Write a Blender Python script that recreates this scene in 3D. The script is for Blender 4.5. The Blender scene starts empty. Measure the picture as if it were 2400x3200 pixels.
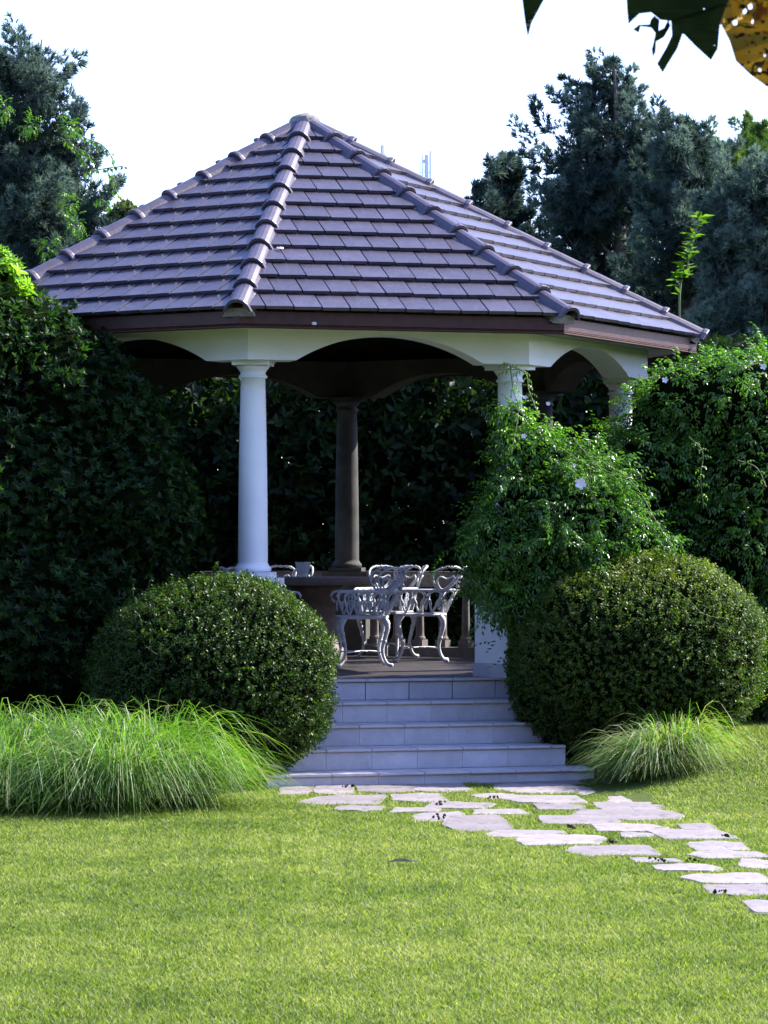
import bpy, bmesh, math, random
import numpy as np
from mathutils import Vector, Matrix, geometry

random.seed(7)
rng = np.random.default_rng(7)
PI = math.pi
S = bpy.context.scene
C = S.collection

# ------------------------------------------------------------------ camera, world, sun, exposure
EYE, DIST, FPX, PITCH, YAW = 1.9765, 28.45, 9004.0, 0.0128, 0.0274
cam_d = bpy.data.cameras.new('camera')
cam_d.sensor_fit = 'HORIZONTAL'
cam_d.sensor_width = 36.0
cam_d.lens = 36.0 * FPX / 2400.0
cam_d.clip_start = 0.2
cam_d.clip_end = 3000.0
cam = bpy.data.objects.new('camera', cam_d)
cam.location = (0.0, -DIST, EYE)
cam.rotation_euler = (PI / 2 + PITCH, 0.0, -YAW)
C.objects.link(cam)
S.camera = cam
cam_d.dof.use_dof = True
cam_d.dof.focus_distance = 25.0
cam_d.dof.aperture_fstop = 48.0

SUN_EL, SUN_AZ = math.radians(42.0), math.radians(69.0)      # azimuth from +Y towards +X
sun_dir = Vector((math.sin(SUN_AZ) * math.cos(SUN_EL), math.cos(SUN_AZ) * math.cos(SUN_EL), math.sin(SUN_EL)))
world = bpy.data.worlds.new('World')
S.world = world
world.use_nodes = True
wn = world.node_tree
wn.nodes.clear()
sky = wn.nodes.new('ShaderNodeTexSky')
sky.sky_type = 'NISHITA'
sky.sun_disc = False
sky.sun_elevation = SUN_EL
sky.sun_rotation = SUN_AZ
sky.air_density = 1.0
sky.dust_density = 0.8
sky.ozone_density = 3.0
bg = wn.nodes.new('ShaderNodeBackground')
bg.inputs['Strength'].default_value = 0.15
wo = wn.nodes.new('ShaderNodeOutputWorld')
wb = wn.nodes.new('ShaderNodeMix')                 # the camera's cool white balance
wb.data_type = 'RGBA'; wb.blend_type = 'MULTIPLY'; wb.inputs[0].default_value = 1.0
wb.inputs[7].default_value = (1.0, .93, 1.20, 1)
wn.links.new(sky.outputs[0], wb.inputs[6])
wn.links.new(wb.outputs[2], bg.inputs['Color'])
wn.links.new(bg.outputs[0], wo.inputs['Surface'])

sun_d = bpy.data.lights.new('sun', 'SUN')
sun_d.energy = 3.9
sun_d.angle = math.radians(0.53)
sun_d.color = (1.0, 0.95, 0.88)
sun = bpy.data.objects.new('sun', sun_d)
sun.rotation_euler = sun_dir.to_track_quat('Z', 'Y').to_euler()
sun.location = (10, 15, 20)
C.objects.link(sun)

S.view_settings.view_transform = 'Standard'
S.view_settings.look = 'None'
S.view_settings.exposure = 1.75
S.view_settings.gamma = 1.0
S.view_settings.use_curve_mapping = False
S.cycles.max_bounces = 6
S.cycles.diffuse_bounces = 1
S.cycles.glossy_bounces = 2
S.cycles.transmission_bounces = 3
S.cycles.transparent_max_bounces = 4


# ------------------------------------------------------------------ tools
def at(xd, yd, yw):
    """world point at depth plane y = yw seen at (xd, yd) of a 1659 x 2212 view"""
    x, y = xd * 1.44665, yd * 1.44665
    s, c = math.sin(YAW), math.cos(YAW)
    sp, cp = math.sin(PITCH), math.cos(PITCH)
    F = Vector((s * cp, c * cp, sp)); R = Vector((c, -s, 0)); U = Vector((-s * sp, -c * sp, cp))
    d = F + R * ((x - 1200) / FPX) + U * ((1600 - y) / FPX)
    t = (yw + DIST) / d.y
    return Vector((0, -DIST, EYE)) + d * t


def ground_at(xf, yf):
    """ground point (z = 0) seen at photograph pixel"""
    p = at(xf / 1.44665, yf / 1.44665, 0.0)
    d = p - Vector((0, -DIST, EYE))
    t = -EYE / d.z
    return Vector((0, -DIST, EYE)) + d * t


def sst(t):
    t = np.clip(t, 0, 1)
    return t * t * (3 - 2 * t)


def gh(x, y):
    """height of the lawn"""
    return 0.38 * sst((np.asarray(x) - 2.2) / 1.8) * sst((np.asarray(y) + 7.5) / 4.5)


def tag(o, label=None, cat=None, group=None, kind=None):
    if label: o['label'] = label
    if cat: o['category'] = cat
    if group: o['group'] = group
    if kind: o['kind'] = kind
    return o


def empty(name, loc=(0, 0, 0), rz=0.0, parent=None):
    o = bpy.data.objects.new(name, None)
    o.empty_display_size = 0.2
    o.location = loc
    o.rotation_euler = (0, 0, rz)
    C.objects.link(o)
    if parent: o.parent = parent
    return o


def link(name, me, parent=None, mats=None, smooth=False):
    if mats:
        for m in mats: me.materials.append(m)
    if smooth:
        me.polygons.foreach_set('use_smooth', [True] * len(me.polygons))
    o = bpy.data.objects.new(name, me)
    C.objects.link(o)
    if parent: o.parent = parent
    return o


def bm_obj(name, bm, mat, parent=None, smooth=False):
    bmesh.ops.recalc_face_normals(bm, faces=bm.faces[:])
    me = bpy.data.meshes.new(name)
    bm.to_mesh(me)
    bm.free()
    return link(name, me, parent, [mat], smooth)


def fast_mesh(name, V, F, var=None, midx=None):
    V = np.ascontiguousarray(V, dtype=np.float32); F = np.ascontiguousarray(F, dtype=np.int32)
    k = F.shape[1]
    me = bpy.data.meshes.new(name)
    me.vertices.add(len(V)); me.vertices.foreach_set('co', V.ravel())
    me.loops.add(F.size); me.loops.foreach_set('vertex_index', F.ravel())
    me.polygons.add(len(F))
    me.polygons.foreach_set('loop_start', np.arange(0, F.size, k, dtype=np.int32))
    me.polygons.foreach_set('loop_total', np.full(len(F), k, dtype=np.int32))
    if midx is not None: me.polygons.foreach_set('material_index', midx.astype(np.int32))
    if var is not None:
        a = me.attributes.new('tint', 'FLOAT', 'POINT')
        a.data.foreach_set('value', var.astype(np.float32))
    me.update(calc_edges=True)
    return me


def add_box(bm, c, s, rz=0.0, M=None):
    vs = []
    R = Matrix.Rotation(rz, 4, 'Z')
    for dx in (-.5, .5):
        for dy in (-.5, .5):
            for dz in (-.5, .5):
                p = R @ Vector((dx * s[0], dy * s[1], dz * s[2])) + Vector(c)
                if M: p = M @ p
                vs.append(bm.verts.new(p))
    for f in ((0, 1, 3, 2), (4, 6, 7, 5), (0, 4, 5, 1), (2, 3, 7, 6), (0, 2, 6, 4), (1, 5, 7, 3)):
        bm.faces.new([vs[i] for i in f])
    return vs


def add_prism(bm, pts, z0, z1):
    """pts: list of (x, y); vertical prism"""
    a = [bm.verts.new((p[0], p[1], z0)) for p in pts]
    b = [bm.verts.new((p[0], p[1], z1)) for p in pts]
    n = len(pts)
    bm.faces.new(a[::-1]); bm.faces.new(b)
    for i in range(n):
        bm.faces.new((a[i], a[(i + 1) % n], b[(i + 1) % n], b[i]))


def add_lathe(bm, prof, seg=28, cx=0, cy=0, capt=True, capb=True):
    rings = []
    for r, z in prof:
        rings.append([bm.verts.new((cx + r * math.cos(2 * PI * i / seg), cy + r * math.sin(2 * PI * i / seg), z)) for i in range(seg)])
    for a, b in zip(rings, rings[1:]):
        for i in range(seg):
            bm.faces.new((a[i], a[(i + 1) % seg], b[(i + 1) % seg], b[i]))
    if capb: bm.faces.new(rings[0][::-1])
    if capt: bm.faces.new(rings[-1])


def add_tube(bm, pts, rad, seg=6):
    pts = [Vector(p) for p in pts]
    n = len(pts)
    if not hasattr(rad, '__len__'): rad = [rad] * n
    rings = []
    ref = Vector((0.13, 0.21, 0.97))
    for i, p in enumerate(pts):
        t = (pts[min(i + 1, n - 1)] - pts[max(i - 1, 0)])
        if t.length < 1e-9: t = Vector((0, 0, 1))
        t.normalize()
        a = t.cross(ref)
        if a.length < 1e-3: a = t.cross(Vector((1, 0, 0)))
        a.normalize(); b = t.cross(a)
        rings.append([bm.verts.new(p + (a * math.cos(2 * PI * k / seg) + b * math.sin(2 * PI * k / seg)) * rad[i]) for k in range(seg)])
    for a, b in zip(rings, rings[1:]):
        for k in range(seg):
            bm.faces.new((a[k], a[(k + 1) % seg], b[(k + 1) % seg], b[k]))
    bm.faces.new(rings[0][::-1]); bm.faces.new(rings[-1])


def spline(pts, n=24):
    """Catmull-Rom through pts"""
    P = [Vector(p) for p in pts]
    P = [P[0] * 2 - P[1]] + P + [P[-1] * 2 - P[-2]]
    out = []
    m = len(P) - 3
    for i in range(n + 1):
        t = i / n * m
        k = min(int(t), m - 1); f = t - k
        a, b, c, d = P[k:k + 4]
        out.append(0.5 * ((2 * b) + (c - a) * f + (2 * a - 5 * b + 4 * c - d) * f * f + (3 * b - a - 3 * c + d) * f ** 3))
    return out


# ------------------------------------------------------------------ materials
def new_mat(name):
    m = bpy.data.materials.new(name)
    m.use_nodes = True
    nt = m.node_tree
    nt.nodes.clear()
    out = nt.nodes.new('ShaderNodeOutputMaterial')
    return m, nt, out


def ramp(nt, cols, fac):
    r = nt.nodes.new('ShaderNodeValToRGB')
    el = r.color_ramp.elements
    el[0].position, el[0].color = cols[0][0], (*cols[0][1], 1)
    el[1].position, el[1].color = cols[-1][0], (*cols[-1][1], 1)
    for p, c in cols[1:-1]:
        e = el.new(p); e.color = (*c, 1)
    nt.links.new(fac, r.inputs[0])
    return r.outputs[0]


def noise(nt, scale, detail=4, rough=.55, vec=None, obj=True):
    n = nt.nodes.new('ShaderNodeTexNoise')
    n.inputs['Scale'].default_value = scale
    n.inputs['Detail'].default_value = detail
    n.inputs['Roughness'].default_value = rough
    tc = nt.nodes.new('ShaderNodeTexCoord')
    nt.links.new(vec if vec else tc.outputs['Object'], n.inputs['Vector'])
    return n.outputs['Fac']


def mix(nt, a, b, fac, mode='MIX'):
    m = nt.nodes.new('ShaderNodeMix')
    m.data_type = 'RGBA'; m.blend_type = mode
    for s, v in ((m.inputs[0], fac), (m.inputs[6], a), (m.inputs[7], b)):
        if hasattr(v, 'is_linked'): nt.links.new(v, s)
        elif isinstance(v, (int, float)): s.default_value = v
        else: s.default_value = (*v, 1)
    return m.outputs[2]


def solid(name, c1, c2, scale=6, rough=.7, bump=.2, bscale=60, spots=None, per_object=0.0, spec=.4, metallic=0, detail=5, world_coords=False):
    m, nt, out = new_mat(name)
    p = nt.nodes.new('ShaderNodeBsdfPrincipled')
    vec = None
    if world_coords:
        g = nt.nodes.new('ShaderNodeNewGeometry'); vec = g.outputs['Position']
    f = noise(nt, scale, detail, .6, vec)
    col = ramp(nt, [(.3, c1), (.7, c2)], f)
    if spots:
        sc, c3, lo, hi = spots
        f2 = noise(nt, sc, 6, .65, vec)
        r = ramp(nt, [(lo, (0, 0, 0)), (hi, (1, 1, 1))], f2)
        col = mix(nt, col, c3, r)
    if per_object:
        oi = nt.nodes.new('ShaderNodeObjectInfo')
        lo = 1 - per_object; hi = 1 + per_object
        mr = nt.nodes.new('ShaderNodeMapRange')
        mr.inputs[3].default_value = lo; mr.inputs[4].default_value = hi
        nt.links.new(oi.outputs['Random'], mr.inputs[0])
        hsv = nt.nodes.new('ShaderNodeHueSaturation')
        nt.links.new(mr.outputs[0], hsv.inputs['Value']); nt.links.new(col, hsv.inputs['Color'])
        col = hsv.outputs[0]
    nt.links.new(col, p.inputs['Base Color'])
    p.inputs['Roughness'].default_value = rough
    p.inputs['Specular IOR Level'].default_value = spec
    p.inputs['Metallic'].default_value = metallic
    if bump:
        b = nt.nodes.new('ShaderNodeBump')
        b.inputs['Strength'].default_value = bump
        b.inputs['Distance'].default_value = .01
        nt.links.new(noise(nt, bscale, 4, .6, vec), b.inputs['Height'])
        nt.links.new(b.outputs[0], p.inputs['Normal'])
    nt.links.new(p.outputs[0], out.inputs[0])
    return m


def leaf_mat(name, cols, rough=.45, trans=.35, tcol=None, spec=.5):
    """cols along the per-leaf tint attribute"""
    m, nt, out = new_mat(name)
    a = nt.nodes.new('ShaderNodeAttribute'); a.attribute_name = 'tint'
    n = len(cols)
    col = ramp(nt, [(i / (n - 1), c) for i, c in enumerate(cols)], a.outputs['Fac'])
    p = nt.nodes.new('ShaderNodeBsdfPrincipled')
    p.inputs['Roughness'].default_value = rough
    p.inputs['Specular IOR Level'].default_value = spec
    nt.links.new(col, p.inputs['Base Color'])
    t = nt.nodes.new('ShaderNodeBsdfTranslucent')
    tc = mix(nt, col, tcol if tcol else (1.0, 1.25, .35), 1.0, 'MULTIPLY')
    tc2 = mix(nt, tc, (1.8, 1.8, 1.8), 1.0, 'MULTIPLY')
    nt.links.new(tc2, t.inputs['Color'])
    ms = nt.nodes.new('ShaderNodeMixShader'); ms.inputs[0].default_value = trans
    nt.links.new(p.outputs[0], ms.inputs[1]); nt.links.new(t.outputs[0], ms.inputs[2])
    nt.links.new(ms.outputs[0], out.inputs[0])
    return m


M = {}
M['stucco'] = solid('white_stucco', (.76, .77, .78), (.82, .83, .84), 5, .8, .25, 90, spots=(1.6, (.52, .53, .50), .62, .8), world_coords=True)
M['column_paint'] = solid('white_column_paint', (.78, .79, .81), (.84, .85, .86), 4, .6, .12, 120, spots=(9, (.5, .5, .47), .70, .85), world_coords=True)
M['shade_column'] = solid('shade_painted_column', (.055, .055, .052), (.10, .098, .09), 5, .9, .3, 60, spots=(3, (.05, .05, .04), .5, .7), world_coords=True)  # rear columns and pedestals: interior shade put into a darker base colour
M['inner_shade'] = solid('shade_painted_plaster', (.055, .054, .043), (.09, .087, .07), 4, .9, .3, 50, world_coords=True)  # beam insides and rear arch undersides, shade painted in as dark colour
M['slate'] = solid('purple_grey_roof_tile', (.033, .027, .039), (.060, .048, .066), 9, .40, .5, 26, spots=(40, (.12, .105, .11), .62, .8), per_object=.22, world_coords=True, spec=.8)
M['hip'] = solid('purple_grey_hip_tile', (.052, .043, .062), (.084, .070, .095), 7, .45, .2, 40, per_object=.10, world_coords=True)
M['mortar'] = solid('grey_mortar', (.14, .13, .13), (.28, .26, .25), 14, .95, .9, 50, world_coords=True)
M['deck'] = solid('dark_roof_boards', (.03, .025, .022), (.05, .04, .035), 6, .9, .2)
M['fascia'] = solid('stained_fascia_wood', (.034, .011, .007), (.066, .020, .012), 11, .55, .3, 40, spots=(5, (.05, .02, .015), .6, .75), world_coords=True)
M['soffit'] = solid('soffit_paint', (.35, .35, .33), (.42, .42, .4), 5, .8, .1)
M['floor'] = solid('terrace_floor_tile', (.032, .027, .028), (.058, .050, .052), 9, .5, .2, 60, per_object=.12)
M['grout'] = solid('pale_grout', (.62, .62, .62), (.74, .74, .73), 20, .9, .4, 80)
M['step_tile'] = solid('lilac_grey_step_tile', (.44, .425, .46), (.56, .54, .58), 7, .65, .25, 70, spots=(18, (.36, .34, .35), .58, .8), per_object=.07, world_coords=True)
M['tread_tile'] = solid('tread_tile', (.42, .41, .44), (.54, .52, .55), 8, .6, .2, 70, spots=(22, (.2, .17, .15), .62, .8), per_object=.06, world_coords=True)
M['rail'] = solid('weathered_balustrade_stone', (.13, .118, .11), (.20, .18, .17), 8, .85, .4, 50, spots=(5, (.09, .08, .07), .6, .75), world_coords=True)
M['table'] = solid('brown_table_stone', (.12, .092, .08), (.19, .15, .13), 12, .7, .4, 60)
M['cast'] = solid('white_cast_aluminium', (.55, .57, .62), (.70, .71, .75), 20, .5, .4, 90, spots=(45, (.45, .42, .40), .68, .8))
M['ceramic'] = solid('white_ceramic', (.66, .68, .7), (.75, .76, .78), 20, .35, .3, 50)
M['flag'] = solid('pinkish_flagstone', (.18, .155, .15), (.28, .245, .24), 3, .85, .8, 22, spots=(6, (.10, .085, .075), .54, .70), per_object=.2)
M['soil'] = solid('dark_soil', (.02, .014, .01), (.05, .035, .025), 30, .95, .9, 60)
M['bark'] = solid('rough_bark', (.06, .045, .035), (.13, .10, .08), 12, .9, .8, 40)
M['twig'] = solid('green_twig', (.10, .13, .04), (.16, .17, .07), 12, .8, .2, 40)
M['mast'] = solid('haze_pale_mast', (.45, .5, .6), (.55, .6, .7), 3, .5, 0)  # pale blue-grey, distance haze put into the colour
M['core'] = solid('shaded_inner_twigs', (.003, .005, .002), (.008, .012, .004), 12, 1.0, .9, 20, spec=0)  # near-black solid core, its colour stands in for shade inside the foliage

M['boxwood'] = leaf_mat('boxwood_leaf', [(.010, .022, .005), (.028, .058, .009), (.058, .10, .014), (.13, .155, .022), (.26, .25, .04)], .42, .36, spec=.25)
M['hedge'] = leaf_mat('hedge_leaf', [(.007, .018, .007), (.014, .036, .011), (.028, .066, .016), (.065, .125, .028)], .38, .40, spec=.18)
M['hedge_dark'] = leaf_mat('shaded_hedge_leaf', [(.006, .012, .005), (.012, .026, .008), (.022, .046, .012), (.045, .08, .02)], .5, .30, spec=.15)  # darker copy of the hedge leaf, shade put into its colours
M['vine'] = leaf_mat('vine_leaf', [(.014, .040, .008), (.040, .105, .014), (.080, .175, .024), (.14, .25, .038)], .28, .42, spec=.5)
M['cypress'] = leaf_mat('blue_cypress_spray', [(.008, .017, .016), (.024, .046, .040), (.066, .105, .088), (.14, .20, .165)], .7, .30, (1, 1.05, .8), spec=.2)
M['cypress_green'] = leaf_mat('green_conifer_spray', [(.03, .065, .02), (.05, .10, .03), (.08, .14, .04), (.14, .17, .05)], .7, .25, spec=.2)
M['olive'] = leaf_mat('olive_tree_leaf', [(.03, .045, .018), (.06, .08, .03), (.11, .12, .05), (.17, .14, .08)], .5, .35)
M['bright'] = leaf_mat('young_bright_leaf', [(.025, .055, .010), (.045, .095, .014), (.08, .15, .022), (.13, .21, .035)], .4, .45)
M['shrub_bright'] = leaf_mat('shrub_bright_leaf', [(.08, .15, .02), (.14, .24, .03), (.20, .33, .045), (.27, .40, .07)], .4, .45)
M['lawn_blade'] = leaf_mat('lawn_blade', [(.040, .072, .011), (.112, .165, .024), (.195, .240, .052), (.32, .31, .12), (.46, .41, .25)], .6, .38, (1, 1.15, .4), spec=.3)
M['fountain'] = leaf_mat('fountain_grass_blade', [(.035, .10, .010), (.075, .175, .016), (.13, .225, .034), (.20, .235, .085), (.26, .24, .13)], .45, .42, (1, 1.2, .4), spec=.5)
M['petal'] = solid('white_petal', (.72, .68, .75), (.8, .78, .8), 30, .6, 0)


def lawn_material():
    m, nt, out = new_mat('lawn_turf')
    p = nt.nodes.new('ShaderNodeBsdfPrincipled')
    f = noise(nt, .9, 6, .65)
    c1 = ramp(nt, [(.3, (.03, .055, .010)), (.5, (.05, .08, .014)), (.72, (.12, .12, .045))], f)
    f2 = noise(nt, 45, 5, .8)
    c2 = ramp(nt, [(.3, (.02, .03, .008)), (.5, (.09, .13, .03)), (.7, (.2, .19, .09))], f2)
    nt.links.new(mix(nt, c1, c2, .5), p.inputs['Base Color'])
    p.inputs['Roughness'].default_value = .95
    p.inputs['Specular IOR Level'].default_value = .1
    b = nt.nodes.new('ShaderNodeBump'); b.inputs['Strength'].default_value = .8; b.inputs['Distance'].default_value = .02
    nt.links.new(noise(nt, 70, 4, .7), b.inputs['Height']); nt.links.new(b.outputs[0], p.inputs['Normal'])
    nt.links.new(p.outputs[0], out.inputs[0])
    return m


M['lawn'] = lawn_material()


# ------------------------------------------------------------------ foliage tools
def frames(d, spin):
    """orthonormal frames (n,3,3) with third axis = d"""
    d = d / (np.linalg.norm(d, axis=1, keepdims=True) + 1e-9)
    ref = np.where(np.abs(d[:, 2:3]) < .9, np.array([[0, 0, 1.]]), np.array([[1., 0, 0]]))
    a = np.cross(ref, d); a /= np.linalg.norm(a, axis=1, keepdims=True)
    b = np.cross(d, a)
    c, s = np.cos(spin)[:, None], np.sin(spin)[:, None]
    return np.stack([a * c + b * s, -a * s + b * c, d], axis=2)


def scatter(tV, tF, P, D, size, spin=None, tint=None, leaf_of_vert=None, jitter=.25):
    n = len(P)
    if spin is None: spin = rng.random(n) * 2 * PI
    R = frames(D, spin)
    V = np.einsum('nij,vj->nvi', R, tV) * np.asarray(size).reshape(-1, 1, 1) + P[:, None, :]
    F = tF[None] + (np.arange(n) * len(tV))[:, None, None]
    if tint is None: tint = rng.random(n)
    if leaf_of_vert is None: leaf_of_vert = np.zeros(len(tV), int)
    nl = leaf_of_vert.max() + 1
    jt = (rng.random((n, nl)) - .5) * 2 * jitter
    T = np.clip(tint[:, None] + jt[:, leaf_of_vert], 0, 1)
    return V.reshape(-1, 3), F.reshape(-1, tF.shape[1]), T.ravel()


def join(parts):
    Vs, Fs, Ts, o = [], [], [], 0
    for V, F, T in parts:
        Vs.append(V); Fs.append(F + o); Ts.append(T); o += len(V)
    return np.concatenate(Vs), np.concatenate(Fs), np.concatenate(Ts)


def tmpl(leaves):
    """leaves: list of (base, direction, normal, length, width, droop) -> V, F, leaf_of_vert (two triangles a leaf)"""
    V, F, L = [], [], []
    for i, (b, d, nrm, ln, w, dr) in enumerate(leaves):
        b = np.array(b, float); d = np.array(d, float); d /= np.linalg.norm(d); nrm = np.array(nrm, float)
        sd = np.cross(d, nrm); sd /= np.linalg.norm(sd) + 1e-9
        up = np.cross(sd, d)
        k = len(V)
        V += [b, b + d * ln * .48 + sd * w * .5 + up * ln * .07, b + d * ln - up * dr * ln, b + d * ln * .48 - sd * w * .5 + up * ln * .07]
        F += [(k, k + 1, k + 2), (k, k + 2, k + 3)]
        L += [i] * 4
    return np.array(V), np.array(F), np.array(L)


def t_rosette(n=6, spread=.9, ln=1.0, w=.36, dr=.15, rr=random):
    ls = []
    for i in range(n):
        t = 2 * PI * i / n + rr.uniform(-.3, .3)
        e = spread * rr.uniform(.75, 1.2)
        d = (math.cos(t) * math.sin(e), math.sin(t) * math.sin(e), math.cos(e))
        ls.append(((0, 0, rr.uniform(-.3, 0)), d, (0, 0, 1.0001), ln * rr.uniform(.7, 1.1), w, dr))
    return tmpl(ls)


def t_sprig(n=7, stem=1.6, ln=.5, w=.3):
    ls = []
    for i in range(n):
        t = i * 2.4; z = stem * (i / n - .5)
        d = (math.cos(t), math.sin(t), .7)
        ls.append(((0, 0, z), d, (random.uniform(-.5, .5), random.uniform(-.5, .5), 1), ln * random.uniform(.8, 1.15), w, .05))
    return tmpl(ls)


def t_pinnate(pairs=3, ln=1.0):
    """hanging compound leaf; third axis is the way the rachis leaves the vine"""
    ls = []
    for i in range(pairs):
        z = .35 + i * .42
        y = -.12 * i * i
        for s in (-1, 1):
            ls.append(((0, y, z), (s * .8, -.75 - .15 * i, .45), (s * .3, .8, .6), .62 * ln, .24, .22))
    ls.append(((0, -.12 * pairs * pairs * .8, .35 + pairs * .42 - .1), (0, -.9, .5), (0, .6, .8), .72 * ln, .27, .2))
    return tmpl(ls)


def t_spray(n=12):
    """conifer tuft: narrow scaly sprays fanning round the third axis, three-sided shards"""
    V, F, L = [], [], []
    for i in range(n):
        t = 2 * PI * random.random(); e = random.uniform(.05, 1.2)
        d = np.array((math.cos(t) * math.sin(e), math.sin(t) * math.sin(e), math.cos(e)))
        ln = random.uniform(.5, 1.15)
        sd = np.cross(d, np.random.default_rng(i + 5).normal(size=3)); sd /= np.linalg.norm(sd)
        b = d * .05 + np.array((0, 0, random.uniform(-.2, .35)))
        k = len(V)
        V += [b - sd * .075, b + sd * .075, b + d * ln]
        F += [(k, k + 1, k + 2)]
        L += [i] * 3
    return np.array(V), np.array(F), np.array(L)


def lump(D, f=3.0, ph=0.0):
    x, y, z = D[:, 0], D[:, 1], D[:, 2]
    return (np.sin(f * x + 1.3 + ph) * np.sin(f * 1.2 * y + .7 + ph * 2) + np.sin(f * 1.9 * z + 2.1 - ph) * np.sin(f * 1.5 * x - .4 + ph)
            + .6 * np.sin(f * 3.1 * y + ph) * np.sin(f * 2.7 * z + 1.9)) / 2.6


def blob_points(blobs, n, shell=(.80, 1.03), lumpy=.08, ground=True, keep_inside=.86, power=None):
    """points and outward normals near the surface of a union of ellipsoids"""
    B = np.array(blobs, float)
    area = (B[:, 3] * B[:, 4] + B[:, 4] * B[:, 5] + B[:, 3] * B[:, 5])
    cnt = np.maximum(1, (area / area.sum() * n * 1.5).astype(int))
    Ps, Ns = [], []
    for i, b in enumerate(B):
        d = rng.normal(size=(cnt[i], 3)); d /= np.linalg.norm(d, axis=1, keepdims=True)
        if power:
            q = (np.abs(d) ** power).sum(1) ** (-1 / power); sh = d * q[:, None]
        else:
            sh = d
        r = rng.uniform(shell[0], shell[1], cnt[i]) ** 1.0
        l = 1 + lumpy * lump(d, 3.5, i * 1.7)
        P = b[:3] + sh * b[3:6] * (r * l)[:, None]
        N = d / b[3:6]; N /= np.linalg.norm(N, axis=1, keepdims=True)
        ok = np.ones(len(P), bool)
        for j, c in enumerate(B):
            if j == i: continue
            q = (((P - c[:3]) / c[3:6]) ** 2).sum(1)
            ok &= q > keep_inside ** 2
        if ground: ok &= P[:, 2] > gh(P[:, 0], P[:, 1]) + .01
        Ps.append(P[ok]); Ns.append(N[ok])
    P = np.concatenate(Ps); N = np.concatenate(Ns)
    if len(P) > n:
        k = rng.permutation(len(P))[:n]; P, N = P[k], N[k]
    return P, N


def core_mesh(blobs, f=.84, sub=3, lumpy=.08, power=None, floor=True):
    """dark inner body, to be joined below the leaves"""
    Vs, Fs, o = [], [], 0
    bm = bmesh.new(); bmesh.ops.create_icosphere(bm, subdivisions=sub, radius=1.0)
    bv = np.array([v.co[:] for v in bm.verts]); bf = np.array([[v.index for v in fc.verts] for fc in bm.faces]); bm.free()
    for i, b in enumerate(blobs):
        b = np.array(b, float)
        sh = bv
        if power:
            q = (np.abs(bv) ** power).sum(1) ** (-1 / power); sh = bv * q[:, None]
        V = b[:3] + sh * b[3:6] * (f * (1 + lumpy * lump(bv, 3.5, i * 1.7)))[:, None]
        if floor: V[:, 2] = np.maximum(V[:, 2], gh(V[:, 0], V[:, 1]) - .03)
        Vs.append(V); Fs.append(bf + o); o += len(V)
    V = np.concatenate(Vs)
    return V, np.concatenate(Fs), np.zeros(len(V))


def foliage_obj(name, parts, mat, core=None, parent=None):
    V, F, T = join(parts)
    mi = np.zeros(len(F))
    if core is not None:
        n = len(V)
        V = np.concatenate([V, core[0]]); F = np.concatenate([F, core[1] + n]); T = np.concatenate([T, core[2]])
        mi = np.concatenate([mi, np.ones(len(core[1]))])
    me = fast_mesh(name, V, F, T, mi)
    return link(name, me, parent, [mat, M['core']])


def shoots(P, N, m, length, step, up=.5, droop=.5):
    """stray shoots standing out of the foliage: points and directions along them"""
    idx = rng.choice(len(P), m, replace=False)
    SP, SN = [], []
    for p, n_ in zip(P[idx], N[idx]):
        d = n_ * .8 + rng.normal(0, .5, 3) + np.array([0, 0, up]); d /= np.linalg.norm(d)
        L_ = rng.uniform(.35, 1.0) * length
        for t in np.arange(0, L_, step):
            f = t / L_
            SP.append(p + d * t + np.array([0, 0, -droop * L_ * f * f * .6])); SN.append(d + rng.normal(0, .7, 3))
    return np.array(SP), np.array(SN)


def clump_tint(P, base=.35, amp=.25, f=2.2):
    return base + amp * lump(P, f, .3) + rng.normal(0, .08, len(P))


# ------------------------------------------------------------------ ground
def coords(fine0, fine1, step, far):
    a = list(np.arange(fine0, fine1 + 1e-6, step))
    lo, hi, g = fine0, fine1, step
    left, right = [], []
    while lo > -far:
        g *= 1.5; lo -= g; left.append(lo)
    g = step
    while hi < far:
        g *= 1.5; hi += g; right.append(hi)
    return np.array(left[::-1] + a + right)


gx = coords(-8, 9, .35, 900); gy = coords(-30, 4, .35, 900)
X, Y = np.meshgrid(gx, gy)
Z = gh(X, Y) * (np.abs(X) < 40) + .0 * X
V = np.stack([X.ravel(), Y.ravel(), Z.ravel()], 1)
nx = len(gx)
i0 = (np.arange(len(gy) - 1)[:, None] * nx + np.arange(nx - 1)[None]).ravel()
lawn = link('lawn', fast_mesh('lawn', V, np.stack([i0, i0 + 1, i0 + nx + 1, i0 + nx], 1)), None, [M['lawn']], True)
tag(lawn, 'sunlit mown lawn in front of the gazebo', kind='structure')

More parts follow.
